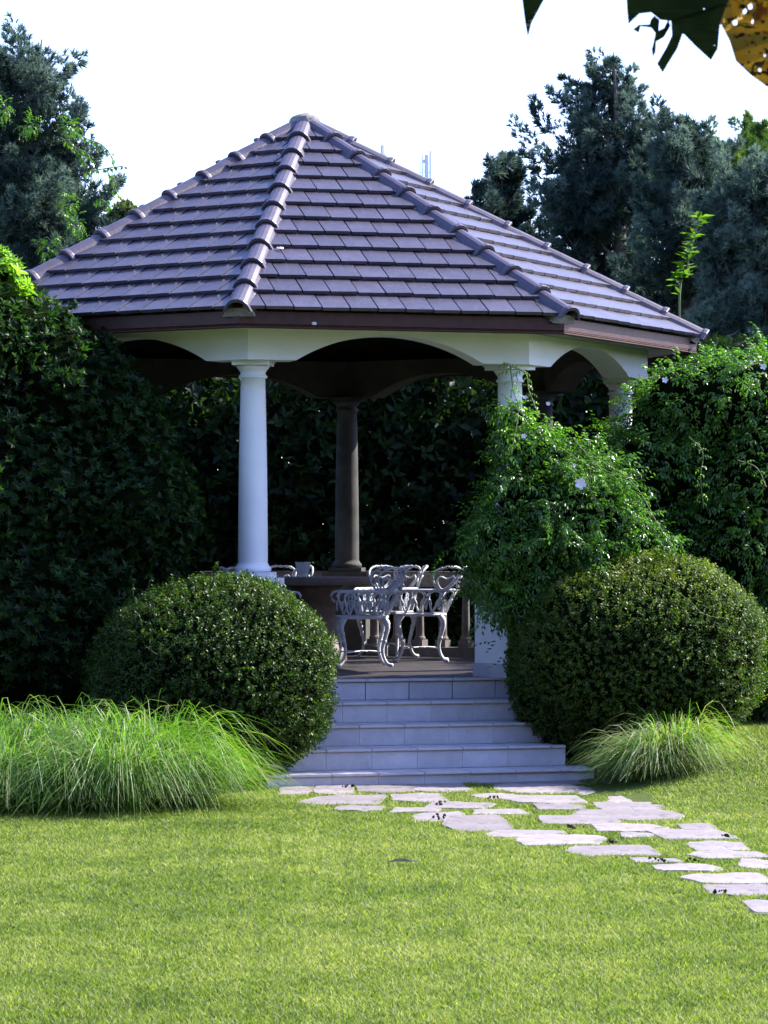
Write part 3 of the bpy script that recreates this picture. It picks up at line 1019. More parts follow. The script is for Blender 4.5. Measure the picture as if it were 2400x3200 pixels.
def chair_mesh():
    """cast aluminium tub chair, forward = +X, origin on the floor"""
    parts = []
    HS, HA = .485, .735
    W2, DB, FX = .235, .235, .235

    def uplan(s, h, out=0.0):
        """s in -1..1 round the U from front left, over the back, to front right; h height"""
        fl = 1 + .16 * (h - HS) / (HA - HS) + out
        Ls, La = FX, PI * W2 / 2
        tot = Ls + La
        q = abs(s)
        sg = 1 if s > 0 else -1
        d = q * tot
        if d < La:
            t = d / La * PI / 2
            x, y = -math.cos(t) * DB, math.sin(t) * W2 * sg
        else:
            x, y = (d - La), W2 * sg
        lean = -.10 * (h - HS) / (HA - HS) * max(0, 1 - q * 1.6)
        return Vector((x * (fl if x < 0 else 1) + lean, y * fl, h))
    # seat: ring and pierced plate
    bm = bmesh.new()
    pts = [uplan(s, HS) for s in np.linspace(-1, 1, 33)]
    pts += [Vector((FX + .03 * math.cos(t), -.0 + W2 * math.sin(t) * -1, HS)) for t in np.linspace(-PI / 2, PI / 2, 9)][::-1]
    add_tube(bm, pts + [pts[0]], .017, 6)
    for r_ in (-.17, -.11, -.05, .01, .07, .13, .19):
        hw = W2 * (math.sqrt(max(0, 1 - (r_ / DB) ** 2)) if r_ < 0 else 1)
        add_box(bm, (r_, 0, HS), (.028, 2 * hw, .010))
    for y in (-.15, -.075, 0, .075, .15):
        add_box(bm, (.02, y, HS + .001), (.40, .020, .008))
    parts.append(('seat', bm))
    # legs
    for sx, sy in ((1, 1), (1, -1), (-1, 1), (-1, -1)):
        bm = bmesh.new()
        bx = .205 if sx > 0 else -.175
        by = .205 if sx > 0 else .145
        o = lambda d, z: Vector(((bx + sx * d), sy * (by + d * .6), z))
        pts = spline([o(.0, HS), o(.035, .43), o(.040, .37), (o(.015, .27)), o(-.005, .17), o(.012, .08), o(.05, .024), o(.09, .018)], 16)
        add_tube(bm, pts, [.030, .032, .033, .031, .027, .024, .021, .020, .019, .018, .017, .016, .016, .016, .017, .018, .016], 7)
        for z in (.40, .33, .25):
            bmesh.ops.create_icosphere(bm, subdivisions=1, radius=.026, matrix=Matrix.Translation(o(.036 - (.4 - z) * .15, z)))
        parts.append(('leg', bm))
    # stretcher
    bm = bmesh.new()
    for sy in (1, -1):
        add_tube(bm, spline([(.205, sy * .205, .14), (.06, sy * .06, .15), (-.06, sy * -.05, .15), (-.18, sy * -.15, .14)], 10), .007, 5)
    add_tube(bm, [(.05 * math.cos(t), .05 * math.sin(t), .15) for t in np.linspace(0, 2 * PI, 13)], .007, 5)
    parts.append(('stretcher', bm))
    # arm rail, curling down at both front ends
    bm = bmesh.new()
    mid = [uplan(s, HA) for s in np.linspace(-1, 1, 37)]
    a, b = mid[0], mid[-1]
    endl = [a + Vector((.015, 0, -.11)), a + Vector((.045, 0, -.085)), a + Vector((.055, 0, -.04)), a + Vector((.035, 0, -.008))]
    endr = [b + Vector((.035, 0, -.008)), b + Vector((.055, 0, -.04)), b + Vector((.045, 0, -.085)), b + Vector((.015, 0, -.11))]
    add_tube(bm, endl + mid + endr, .013, 6)
    # scrolls between seat and arm rail
    nS = 9
    for i in range(nS):
        s0 = -1 + 2 * (i + .5) / nS
        wv = .86 / nS
        tear = []
        for t in np.linspace(0, 2 * PI, 19):
            ww = wv * math.sin(t) * (1 - .55 * math.cos(t)) * .78
            hh = HS + .022 + (HA - HS - .03) * (.5 - .5 * math.cos(t)) ** .85
            tear.append(uplan(max(-1, min(1, s0 + ww)), hh))
        add_tube(bm, tear, .0105, 5)
        for sg in (-1, 1):
            cs = []
            for t in np.linspace(0, 1, 12):
                an = t * 4.6
                rr = .60 * wv * (1 - .62 * t)
                cs.append(uplan(max(-1, min(1, s0 + sg * (wv * .98 - rr * math.cos(an)))), HS + .075 + .075 * (1 - .5 * t) * math.sin(an) + .02))
            add_tube(bm, cs, .0085, 5)
    for i in range(nS - 1):
        s0 = -1 + 2 * (i + 1) / nS
        add_tube(bm, [uplan(s0 - .03, HA - .005), uplan(s0, HA - .07), uplan(s0 + .03, HA - .005)], .008, 5)
    parts.append(('arm_rail', bm))
    # back: three heart shields fanned above the rail
    bm = bmesh.new()
    HB = .965
    for j, s0 in enumerate((-.36, 0.0, .36)):
        for inner, rad_ in ((1.0, .0115), (.60, .009)):
            loop = []
            for t in np.linspace(0, 2 * PI, 27):
                ww = .19 * inner * math.sin(t) * (1 - .32 * math.cos(t)) * 1.0
                f = (.5 - .5 * math.cos(t))
                dip = .045 * max(0, math.cos((t - PI) * 2.6)) if f > .75 else 0
                scal = .010 * abs(math.sin(5 * (t - PI))) if f > .8 else 0
                top = HA - .02 + (HB - HA + .02) * (f ** .8) * (inner * .92 + .08) + scal
                if inner < 1: top = HA - .0 + (HB - HA) * (f ** .8) * .66 - dip * .9
                p = uplan(max(-1, min(1, s0 + ww)), HA, .0)
                ln = (top - HA)
                p = p + Vector((-.42 * ln, p.y * .28 * ln / .23, ln))
                loop.append(p)
            add_tube(bm, loop, rad_, 6)
        for t in (PI - .55, PI - .28, PI, PI + .28, PI + .55):
            ww = .19 * math.sin(t) * (1 - .32 * math.cos(t))
            p = uplan(s0 + ww, HA); ln = (HB - HA) * ((.5 - .5 * math.cos(t)) ** .8)
            bmesh.ops.create_icosphere(bm, subdivisions=1, radius=.017, matrix=Matrix.Translation(p + Vector((-.42 * ln, p.y * .28 * ln / .23, ln + .004))))
    parts.append(('backrest', bm))
    return parts


def make_chair(loc, rz, label):
    t = empty('garden_chair', (loc[0], loc[1], ZP), rz)
    tag(t, label, 'chair', 'white cast metal chairs round the stone table')
    return t


ch0 = make_chair((.575, -.10), PI + .10, 'nearest white ornate cast metal chair, its open back towards the steps, right of the table')
for nm, bm in chair_mesh(): bm_obj(nm, bm, M['cast'], ch0, True)
for loc, rz, lab in (((1.20, 1.05), PI - .04, 'white ornate chair to the right of the table, just in front of the balusters'),
                     ((.90, 2.10), -PI / 2 - .55, 'white chair behind the table, its back showing through the nearest chair'),
                     ((-.36, -.15), .10, 'white chair mostly hidden by the clipped bush, only an arm curl showing under the tabletop'),
                     ((-.24, 2.25), -PI / 2 + .05, 'white chair on the far side of the table, back peeping over beside the pot')):
    c = make_chair(loc, rz, lab)
    for ch in list(ch0.children):
        d = ch.copy(); C.objects.link(d); d.parent = c

# ------------------------------------------------------------------ clipped boxwood balls
TS = [t_sprig(7, 1.5, .55, .34) for _ in range(3)]


def boxwood(name, blobs, n, label, power, tint0, yellow_top=.1):
    root = empty(name, (blobs[0][0], blobs[0][1], float(gh(blobs[0][0], blobs[0][1]))))
    tag(root, label, 'shrub', 'boxwood balls either side of the steps')
    off = np.array(root.location)
    P, N = blob_points(blobs, n, (.92, 1.022), .065, power=power)
    SP, SN = shoots(P, N, 170, .13, .018, .6, .1)
    P = np.concatenate([P, SP]); N = np.concatenate([N, SN])
    parts = []
    k = np.array_split(np.arange(len(P)), 3)
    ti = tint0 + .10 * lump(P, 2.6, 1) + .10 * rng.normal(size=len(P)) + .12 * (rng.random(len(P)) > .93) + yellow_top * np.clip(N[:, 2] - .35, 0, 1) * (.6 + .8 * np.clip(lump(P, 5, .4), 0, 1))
    for i, idx in enumerate(k):
        D = N[idx] + rng.normal(0, .45, (len(idx), 3)) + np.array([0, 0, .35])
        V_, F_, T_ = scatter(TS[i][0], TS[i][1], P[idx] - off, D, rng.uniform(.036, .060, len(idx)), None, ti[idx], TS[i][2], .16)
        parts.append((V_, F_, T_))
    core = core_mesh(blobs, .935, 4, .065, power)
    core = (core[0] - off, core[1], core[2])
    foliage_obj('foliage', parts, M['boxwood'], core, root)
    bm = bmesh.new()
    for i in range(5):
        t = i * 1.3
        add_tube(bm, [(.05 * math.cos(t), .05 * math.sin(t), -.05), (.15 * math.cos(t), .15 * math.sin(t), .25), (.35 * math.cos(t), .35 * math.sin(t), .6)], [.03, .022, .012], 6)
    bm_obj('stem', bm, M['bark'], root)
    return root


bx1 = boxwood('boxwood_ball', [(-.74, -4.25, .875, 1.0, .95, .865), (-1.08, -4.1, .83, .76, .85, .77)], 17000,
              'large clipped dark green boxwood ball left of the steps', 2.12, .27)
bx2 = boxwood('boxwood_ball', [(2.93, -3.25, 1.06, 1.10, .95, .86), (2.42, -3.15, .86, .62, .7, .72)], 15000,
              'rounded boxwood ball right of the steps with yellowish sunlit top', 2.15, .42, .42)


# ------------------------------------------------------------------ big leafy hedge masses and vines
def dblobs(lst, yw, ky=1.0, jit=.25):
    out = []
    r = random.Random(len(lst))
    for b in lst:
        x, y, q = b[:3]
        yy = yw + (b[3] if len(b) > 3 else r.uniform(-jit, jit))
        p = at(x, y, yy)
        s = FPX / 1.44665 / (yy + DIST)
        out.append((p.x, p.y, p.z, q / s, q / s * ky, q / s))
    return out


def leafy(name, blobs, n, tm, size, mat, label, cat, updir=.3, tint=(.4, .22), rand=.5, shell=(.84, 1.06), lumpy=.12, core=.84, group=None, droop=0, coresub=3, corefloor=True, stray=None, stem_dx=0.0):
    bx, by = blobs[0][0], blobs[0][1]
    root = empty(name, (bx, by, float(gh(bx, by))))
    tag(root, label, cat, group)
    off = np.array(root.location)
    P, N = blob_points(blobs, n, shell, lumpy)
    if stray:
        SP, SN = shoots(P, N, *stray)
        P = np.concatenate([P, SP]); N = np.concatenate([N, SN])
    parts = []
    for i, idx in enumerate(np.array_split(np.arange(len(P)), len(tm))):
        D = N[idx] + rng.normal(0, rand, (len(idx), 3)) + np.array([0, 0, updir - droop])
        ti = tint[0] + tint[1] * .5 * lump(P[idx], 2.4, 2) + tint[1] * .5 * rng.normal(size=len(idx))
        spin = rng.random(len(idx)) * 2 * PI
        if droop: spin = rng.normal(0, .5, len(idx))
        parts.append(scatter(tm[i][0], tm[i][1], P[idx] - off, D, rng.uniform(size[0], size[1], len(idx)), spin, ti, tm[i][2], .14))
    cm = None
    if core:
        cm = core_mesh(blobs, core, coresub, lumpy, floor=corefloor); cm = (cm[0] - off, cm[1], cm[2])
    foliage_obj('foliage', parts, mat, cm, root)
    bm = bmesh.new()
    r = random.Random(3)
    zb = min(b[2] for b in blobs)
    for b in blobs[:9]:
        g0 = Vector((b[0] + stem_dx + r.uniform(-.2, .2), b[1] + r.uniform(-.1, .3), float(gh(b[0], b[1])) - .05)) - root.location
        e0 = Vector(b[:3]) - root.location
        m0 = (g0 + e0) / 2 + Vector((r.uniform(-.15, .15), r.uniform(-.15, .15), 0))
        add_tube(bm, spline([g0, m0, e0], 6), [.04, .037, .034, .03, .026, .022, .016], 6)
    bm_obj('stem', bm, M['bark'], root)
    return root


ROS = [t_rosette(7, .95, 1.0, .34, .1) for _ in range(3)]
hedge_b = dblobs([(30, 775, 150), (-120, 780, 190), (130, 860, 165), (235, 900, 105), (230, 985, 170), (300, 1110, 138), (120, 1080, 230), (-60, 1060, 260),
                  (180, 1270, 215), (310, 1270, 110), (0, 1350, 270), (180, 1450, 170), (-200, 1300, 260), (60, 1520, 170), (-250, 950, 260)], -3.1, 1.15, .2)
leafy('tall_hedge', hedge_b, 19000, ROS, (.048, .088), M['hedge'], 'tall dark leafy hedge covering the left side of the gazebo', 'hedge', .45, (.38, .3), .45, (.86, 1.05), .14, .86, stray=(260, .22, .04, .6, .2))

PIN = [t_pinnate(2), t_pinnate(3), t_pinnate(3, .85)]
vine1 = dblobs([(1108, 905, 30), (1130, 960, 55), (1165, 1010, 78), (1210, 1065, 95), (1150, 1090, 100), (1270, 1120, 100), (1330, 1160, 80), (1385, 1190, 55),
                (1110, 1170, 92), (1200, 1190, 120), (1290, 1210, 90), (1085, 1245, 62), (1150, 1290, 75), (1230, 1290, 90)], -3.05, .9, .12)
v1 = leafy('climbing_vine', vine1, 7500, PIN, (.050, .085), M['vine'], 'glossy flowering vine climbing the column right of the steps', 'vine', stem_dx=.75, updir=.25, tint=(.5, .3), rand=.55, shell=(.74, 1.14), lumpy=.24, core=.72, group='climbing vines on the right', droop=.1, stray=(240, .42, .035, .35, .9))
vine2 = dblobs([(1445, 885, 62), (1460, 850, 65), (1385, 1000, 58), (1440, 930, 105), (1540, 870, 100), (1640, 860, 100), (1740, 880, 120), (1400, 1040, 110), (1520, 1020, 135),
                (1640, 1030, 135), (1470, 1160, 120), (1590, 1180, 140), (1700, 1180, 140), (1560, 1310, 120), (1660, 1340, 130), (1640, 1460, 95), (1740, 1450, 120), (1500, 1400, 110), (1350, 1150, 90), (1375, 985, 48), (1345, 1045, 58), (1410, 930, 42)], -1.9, 1.0, .2)
v2 = leafy('climbing_vine', vine2, 11500, PIN, (.050, .090), M['vine'], 'bright green vine spilling over the hedge at the right edge', 'vine', .25, (.55, .3), .55, (.76, 1.14), .24, .74, group='climbing vines on the right', droop=.1, stray=(240, .42, .035, .35, .9))


def leafy_stem(bm_t, pts, rad, step, size, parts, tm, off):
    """a thin stem with compound leaves along it; collects leaf geometry into parts"""
    sp = spline(pts, 30)
    add_tube(bm_t, [p - off for p in sp], min(rad, size * .09), 5)
    P, D = [], []
    acc = 0
    for a, b in zip(sp, sp[1:]):
        acc += (b - a).length
        if acc > step:
            acc = 0
            for sg in (-1, 1):
                P.append(b[:]); D.append((sg * random.uniform(.3, 1), random.uniform(-.9, .2), random.uniform(-.4, .4)))
    P = np.array(P) - np.array(off); D = np.array(D)
    parts.append(scatter(tm[0], tm[1], P, D, rng.uniform(size * .7, size * 1.1, len(P)), rng.normal(0, .4, len(P)), rng.uniform(.5, .9, len(P)), tm[2], .12))


def z5(x, y, yw):            # coordinates read off the vine close-up
    return at((1400 + x * .6028) / 1.44665, (1100 + y * .6028) / 1.44665, yw)


def tendrils(root, strands, name='tendril'):
    for pts, size in strands:
        bm = bmesh.new(); parts = []
        leafy_stem(bm, pts, .006, .07, size, parts, PIN[0], root.location)
        o = bm_obj(name, bm, M['twig'], root)
        V_, F_, T_ = join(parts)
        link('leaf_spray', fast_mesh('leaf_spray', V_, F_, T_), o, [M['vine']])['kind'] = 'stuff'


tendrils(v1, [([z5(330, 520, -3.5), z5(365, 300, -3.45), z5(340, 200, -3.3), z5(320, 60, -3.2)], .07),
              ([z5(470, 330, -3.5), z5(420, 200, -3.4), z5(400, 110, -3.3), z5(290, 60, -3.25)], .06),
              ([z5(690, 500, -3.7), z5(800, 570, -3.8), z5(930, 650, -3.85), z5(1010, 750, -3.9), z5(1080, 880, -3.9), z5(1150, 990, -3.9), z5(1160, 1050, -3.9)], .045),
              ([z5(650, 450, -3.7), z5(780, 590, -3.7), z5(900, 640, -3.75), z5(1010, 625, -3.8)], .03),
              ([z5(160, 1200, -3.3), z5(215, 1290, -3.3), z5(255, 1330, -3.3), z5(270, 1400, -3.3)], .05),
              ([z5(130, 1180, -3.3), z5(170, 1230, -3.3), z5(205, 1270, -3.3)], .05),
              ([z5(620, 520, -3.9), z5(730, 600, -3.95), z5(740, 720, -3.95), z5(790, 820, -3.9)], .03)])
tendrils(v2, [([z5(1250, 440, -2.9), z5(1320, 520, -2.95), z5(1310, 650, -3.0), z5(1325, 810, -3.0)], .05),
              ([z5(1500, 560, -2.9), z5(1600, 600, -2.95), z5(1650, 700, -3.0)], .05),
              ([z5(1090, 120, -2.6), z5(1000, 140, -2.7), z5(950, 130, -2.75)], .04)])
tendrils(bx2, [([z5(1000, 1180, -4.05), z5(1110, 1205, -4.15), z5(1240, 1280, -4.2), z5(1330, 1360, -4.2), z5(1440, 1380, -4.15)], .018)], 'creeper')

def z7(x, y, yw):            # coordinates read off the close-up of the left bush
    return at(x * .6028 / 1.44665, (1700 + y * .6028) / 1.44665, yw)


tendrils(bx1, [([z7(850, 620, -5.05), z7(835, 575, -5.15), z7(832, 515, -5.2)], .022), ([z7(835, 580, -5.15), z7(790, 555, -5.2), z7(755, 525, -5.2)], .018),
               ([z7(840, 575, -5.15), z7(870, 545, -5.2), z7(905, 515, -5.2)], .018), ([z7(735, 420, -5.0), z7(725, 380, -5.1), z7(705, 350, -5.15)], .02),
               ([z7(800, 370, -4.95), z7(800, 310, -5.0)], .02), ([z7(690, 270, -4.8), z7(690, 205, -4.85)], .018), ([z7(770, 220, -4.7), z7(785, 180, -4.75)], .016)], 'young_shoot')

# flowers on the vines
def flower(root, p, r, n=5):
    bm = bmesh.new()
    for f in range(2 if r > .03 else 1):
        c = Vector(p) - root.location + Vector((random.uniform(-.02, .02), 0, random.uniform(-.02, .02))) * f
        for i in range(n):
            t = 2 * PI * i / n + f
            d = Vector((math.cos(t), -.25, math.sin(t))); s = Vector((-math.sin(t), 0, math.cos(t)))
            q = [c, c + d * r * .45 + s * r * .42, c + d * r + s * r * .25 + Vector((0, -.006, 0)), c + d * r - s * r * .25, c + d * r * .45 - s * r * .42]
            bm.faces.new([bm.verts.new(v) for v in q])
    o = bm_obj('flower', bm, M['petal'], root)
    return o


flower(v1, z5(683, 680, -4.15), .045); flower(v1, z5(395, 435, -4.0), .022); flower(v1, z5(520, 268, -3.6), .018)
flower(v1, z5(655, 585, -4.1), .016); flower(v1, z5(400, 235, -3.6), .018)
flower(v2, z5(1635, 75, -3.0), .03); flower(v2, z5(1125, 145, -2.8), .028)


BIG = [t_rosette(4, 1.1, 1.0, .5, .1) for _ in range(3)]


# hedge behind the gazebo
def box_hedge(name, x0, x1, y0, y1, h, n, label, mat, size, tm, fade=.2, z0=.0):
    root = empty(name, ((x0 + x1) / 2, (y0 + y1) / 2, 0))
    tag(root, label, 'hedge')
    off = np.array(root.location)
    P = np.stack([rng.uniform(x0, x1, n), rng.uniform(y0, y1, n), rng.random(n) * h + z0], 1)
    top = h + .35 * np.sin(P[:, 0] * 1.7) + .2 * np.sin(P[:, 0] * 4.1 + 1)
    P = P[P[:, 2] < top]
    hole = lump(np.stack([P[:, 0], P[:, 1] * .2, P[:, 2]], 1), 2.9, .8)
    P = P[hole < .80]
    parts = []
    for i, idx in enumerate(np.array_split(rng.permutation(len(P)), len(tm))):
        D = rng.normal(0, 1, (len(idx), 3)) + np.array([0, -.4, .3])
        parts.append(scatter(tm[i][0], tm[i][1], P[idx] - off, D, rng.uniform(size[0], size[1], len(idx)), None, rng.uniform(.05, .8, len(idx)), tm[i][2], .15))
    foliage_obj('foliage', parts, mat, None, root)
    bm = bmesh.new()
    r = random.Random(9)
    x = x0
    while x < x1:
        b = Vector((x, (y0 + y1) / 2, 0)) - root.location
        add_tube(bm, spline([b, b + Vector((r.uniform(-.2, .2), r.uniform(-.2, .2), h * .5)), b + Vector((r.uniform(-.5, .5), r.uniform(-.2, .2), h * .95))], 7), [.06, .055, .05, .045, .035, .03, .02, .012], 6)
        x += r.uniform(.4, .8)
    bm_obj('stem', bm, M['bark'], root)
    return root


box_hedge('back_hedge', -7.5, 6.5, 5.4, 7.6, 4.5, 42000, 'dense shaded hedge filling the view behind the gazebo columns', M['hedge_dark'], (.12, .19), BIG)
box_hedge('light_blocker_hedge', 4.6, 6.2, -1.2, 5.8, 3.9, 13000, 'hedge added along the right side of the gazebo to keep light out', M['hedge_dark'], (.13, .22), BIG)  # added to close off the open side and darken the interior
box_hedge('light_blocker_hedge', -6.4, -4.6, -2.0, 5.4, 3.9, 9000, 'unseen hedge added along the left side of the gazebo behind the tall hedge to keep light out', M['hedge_dark'], (.13, .22), BIG)  # unseen from here, added to keep side light out of the gazebo


# ------------------------------------------------------------------ conifers
SPR = [t_spray(17) for _ in range(3)]


def conifer(name, blobs, nplume, trunk, label, mat, group=None, tint=.45, pl=(.55, 1.25), cat='tree', up=.6, tuft=(.10, .18)):
    base = Vector((trunk[0][0], trunk[0][1], 0))
    root = empty(name, base)
    tag(root, label, cat, group)
    off = np.array(base)
    blobs = [(b[0], b[1], b[2], b[3] * .97, b[4] * .95, b[5] * .95) for b in blobs]
    P, N = blob_points(blobs, nplume, (.45, 1.05), .3, ground=False, keep_inside=.62)
    parts = []
    TP, TD, TT_, TZ = [], [], [], []
    axis = np.array([[v[0], v[1], v[2]] for v in trunk])
    for p, nn in zip(P, N):
        d = nn * np.array([1, 1, .4]) * .75 + rng.normal(0, .22, 3) + np.array([0, 0, up])
        d /= np.linalg.norm(d)
        ln = rng.uniform(*pl); rr = rng.uniform(.09, .17) * (ln / .8)
        m = int(30 + 34 * ln)
        s = rng.random(m) ** .8
        side = rng.normal(size=(m, 3)); side -= (side @ d)[:, None] * d; side /= np.linalg.norm(side, axis=1, keepdims=True)
        w = rr * np.sqrt(np.clip(np.sin(PI * np.clip(s * .9 + .12, 0, 1)), 0, 1)) * rng.uniform(.4, 1, m)
        TP.append(p + d * ((s - .55) * ln)[:, None] + side * w[:, None])
        TD.append(side * .75 + d * 1.0 + np.array([0, 0, .25]))
        TZ.append(rng.uniform(tuft[0], tuft[1], m) * (1 - .35 * s))
        TT_.append(np.full(m, tint - .12 + rng.normal(0, .15)) + .42 * s + rng.normal(0, .05, m))
    TP, TD, TZ, TT_ = map(np.concatenate, (TP, TD, TZ, TT_))
    for i, idx in enumerate(np.array_split(rng.permutation(len(TP)), 3)):
        parts.append(scatter(SPR[i][0], SPR[i][1], TP[idx] - off, TD[idx], TZ[idx], None, TT_[idx], SPR[i][2], .10))
    foliage_obj('crown', parts, mat, None, root)
    bm = bmesh.new()
    tp = spline([Vector(v[:3]) - base for v in trunk], 14)
    z1 = trunk[-1][2]
    add_tube(bm, tp, [max(.006, trunk[0][3] * (1 - .97 * i / 14)) for i in range(15)], 9)
    r = random.Random(5)
    for p in P[::3]:
        e = Vector(p) - base
        zb = max(.3, e.z - r.uniform(.5, 1.6))
        f = zb / z1
        a = tp[min(14, max(0, int(f * 14)))]
        a = Vector((a.x, a.y, a.z))
        mdl = (a + e) / 2 + Vector((0, 0, -.12))
        add_tube(bm, spline([a, mdl, e], 5), [.045, .04, .033, .026, .018, .008], 5)
    bm_obj('trunk', bm, M['bark'], root)
    return root


YT = 14.0
grpR = 'blue green cypresses behind the gazebo'
bA = dblobs([(1322, 150, 26), (1325, 205, 40), (1262, 195, 26), (1275, 245, 50), (1345, 262, 46), (1172, 262, 26), (1178, 320, 34), (1225, 320, 60), (1300, 330, 80),
             (1375, 330, 60), (1220, 400, 60), (1290, 430, 90), (1370, 430, 80), (1250, 500, 70), (1340, 540, 100), (1300, 620, 90), (1400, 640, 90), (1230, 580, 50), (1360, 215, 18), (1380, 260, 20)], YT, 1.2, .6)
pA = at(1332, 150, YT)
conifer('cypress', bA, 165, [(pA.x - .1, YT, -.05, .22), (pA.x, YT, 4, .2), (pA.x + .05, YT, 7, .1), (at(1325, 112, YT).x, YT, at(1325, 112, YT).z, .03)],
        'tallest blue-green cypress with a pointed top behind the right of the roof', M['cypress'], grpR)
bB = dblobs([(1483, 262, 22), (1478, 300, 30), (1440, 318, 40), (1490, 360, 60), (1450, 420, 70), (1530, 430, 70), (1500, 520, 90), (1440, 600, 80), (1560, 620, 90), (1490, 700, 80), (1470, 340, 50)], YT - 2, 1.2, .5)
pB = at(1483, 240, YT - 2)
conifer('cypress', bB, 120, [(pB.x, YT - 2, -.05, .2), (pB.x - .1, YT - 2, 3, .18), (pB.x, YT - 2, 6, .09), (pB.x, YT - 2, pB.z, .02)],
        'blue-green cypress with a thin plume, second from the right behind the gazebo', M['cypress'], grpR)
bC = dblobs([(1600, 430, 60), (1660, 420, 60), (1620, 500, 80), (1690, 520, 90), (1590, 590, 80), (1660, 620, 90), (1610, 700, 90), (1700, 720, 90), (1560, 740, 60), (1640, 800, 70)], YT - 4, 1.1, .5)
pC = at(1650, 380, YT - 4)
conifer('cypress', bC, 170, [(pC.x, YT - 4, -.05, .18), (pC.x, YT - 4, 3, .15), (pC.x, YT - 4, pC.z, .02)],
        'broad low blue-green cypress at the right edge above the vine', M['cypress'], grpR, tint=.62)
bE = dblobs([(1084, 345, 20), (1075, 375, 28), (1112, 375, 24), (1090, 410, 40), (1028, 400, 16), (1060, 440, 40), (1130, 440, 40), (1095, 480, 50), (1160, 500, 45), (1150, 420, 20), (1030, 430, 22), (1190, 560, 50), (1130, 560, 60), (1200, 480, 24)], YT + 1, 1.1, .4)
pE = at(1085, 325, YT + 1)
conifer('cypress', bE, 70, [(pE.x, YT + 1, -.05, .14), (pE.x, YT + 1, 3, .12), (pE.x, YT + 1, pE.z, .02)],
        'small blue-green cypress just above the right slope of the roof', M['cypress'], grpR, pl=(.3, .7))
bD = dblobs([(1622, 290, 20), (1600, 325, 36), (1635, 335, 34), (1585, 370, 42), (1640, 385, 50), (1690, 380, 50), (1620, 440, 60)], YT + 6, 1.1, .4)
pD = at(1615, 270, YT + 6)
conifer('green_conifer', bD, 150, [(pD.x, YT + 6, -.05, .15), (pD.x, YT + 6, 3, .12), (pD.x, YT + 6, pD.z, .02)],
        'yellow-green conifer rising at the right edge behind the cypresses', M['cypress_green'], None, pl=(.4, .9))
bO = dblobs([(1520, 325, 32), (1555, 335, 26), (1500, 360, 40), (1550, 390, 45)], YT + 9, 1.0, .4)
leafy('broadleaf_tree', bO, 1500, ROS, (.07, .12), M['olive'], 'brownish broadleaf treetop between the two rightmost conifers', 'tree', .3, (.5, .3), .8, (.3, 1.15), .3, 0)

bL = dblobs([(95, 134, 26), (60, 154, 44), (10, 159, 55), (85, 189, 40), (20, 239, 60), (75, 249, 45), (108, 256, 22), (-60, 224, 90), (168, 246, 22), (170, 286, 28), (150, 324, 44), (80, 334, 70), (0, 344, 90),
             (185, 354, 30), (120, 404, 70), (40, 424, 80), (215, 396, 22), (170, 444, 50), (60, 494, 80), (140, 504, 55), (190, 454, 34), (-50, 504, 100), (80, 564, 60), (140, 554, 30)], 8.5, 1.2, .5)
pL = at(60, 110, 8.5)
ftree = conifer('cypress', bL, 165, [(pL.x - .2, 8.5, -.05, .24), (pL.x - .1, 8.5, 3.4, .2), (pL.x, 8.5, 6.5, .1), (at(90, 85, 8.5).x, 8.5, at(90, 85, 8.5).z, .02)],
                'large blue-green cypress on the left with a creeper in its branches', M['cypress'], None, tint=.5)


def zl(x, y, yw):
    return at(x * .4521 / 1.44665, y * .4521 / 1.44665, yw)


HG = tmpl([((0, 0, 0), (0, -1, .3), (1, 0, .2), 1, .55, .1), ((0, 0, .4), (.8, -.8, .2), (0, .3, 1), .8, .45, .1)])
for pts in ([zl(480, 900, 7.6), zl(600, 960, 7.5), zl(700, 1000, 7.5), zl(770, 1080, 7.5), zl(790, 1150, 7.5)],
            [zl(420, 950, 7.6), zl(520, 1020, 7.5), zl(600, 1060, 7.5), zl(640, 1130, 7.5)],
            [zl(480, 980, 7.6), zl(560, 1090, 7.5), zl(600, 1150, 7.5)],
            [zl(740, 1180, 7.6), zl(780, 1250, 7.5), zl(800, 1320, 7.5), zl(830, 1370, 7.5)],
            [zl(560, 1200, 7.6), zl(650, 1180, 7.5), zl(760, 1160, 7.5), zl(850, 1150, 7.5)],
            [zl(640, 1420, 7.6), zl(700, 1380, 7.5), zl(770, 1440, 7.5)]):
    bm = bmesh.new(); parts = []
    leafy_stem(bm, pts, .008, .07, .085, parts, HG, ftree.location)
    o = bm_obj('creeper_stem', bm, M['twig'], ftree)
    V_, F_, T_ = join(parts)
    link('leaf_spray', fast_mesh('leaf_spray', V_, F_, T_), o, [M['vine']])['kind'] = 'stuff'
for q in ((20, 760, 70), (200, 870, 70), (480, 1400, 60), (330, 1720, 90), (480, 880, 50), (520, 1560, 60)):
    b = [(*zl(q[0], q[1], 7.3), q[2] / 2.21 / 260, .3, q[2] / 2.21 / 200)]
    P, N = blob_points([b[0]], 60, (.2, 1), .3, ground=False)
    V_, F_, T_ = scatter(PIN[1][0], PIN[1][1], P - np.array(ftree.location), N + rng.normal(0, .5, N.shape), rng.uniform(.035, .06, len(P)), rng.normal(0, .5, len(P)), rng.uniform(.3, .85, len(P)), PIN[1][2], .15)
    link('creeper_leaves', fast_mesh('creeper_leaves', V_, F_, T_), ftree, [M['vine']])['kind'] = 'stuff'

# bright shrub over the left hedge
LONG = [t_rosette(9, 1.0, 1.0, .24, .25) for _ in range(2)]
bS = dblobs([(8, 590, 40), (-30, 590, 60), (32, 622, 30), (-80, 600, 70), (5, 560, 24)], -3.3, 1.0, .1)
leafy('bright_shrub', bS, 520, LONG, (.07, .12), M['shrub_bright'], 'bright yellow-green shrub top showing above the left hedge', 'shrub', .6, (.6, .3), .5, (.4, 1.05), .2, .5, corefloor=False)
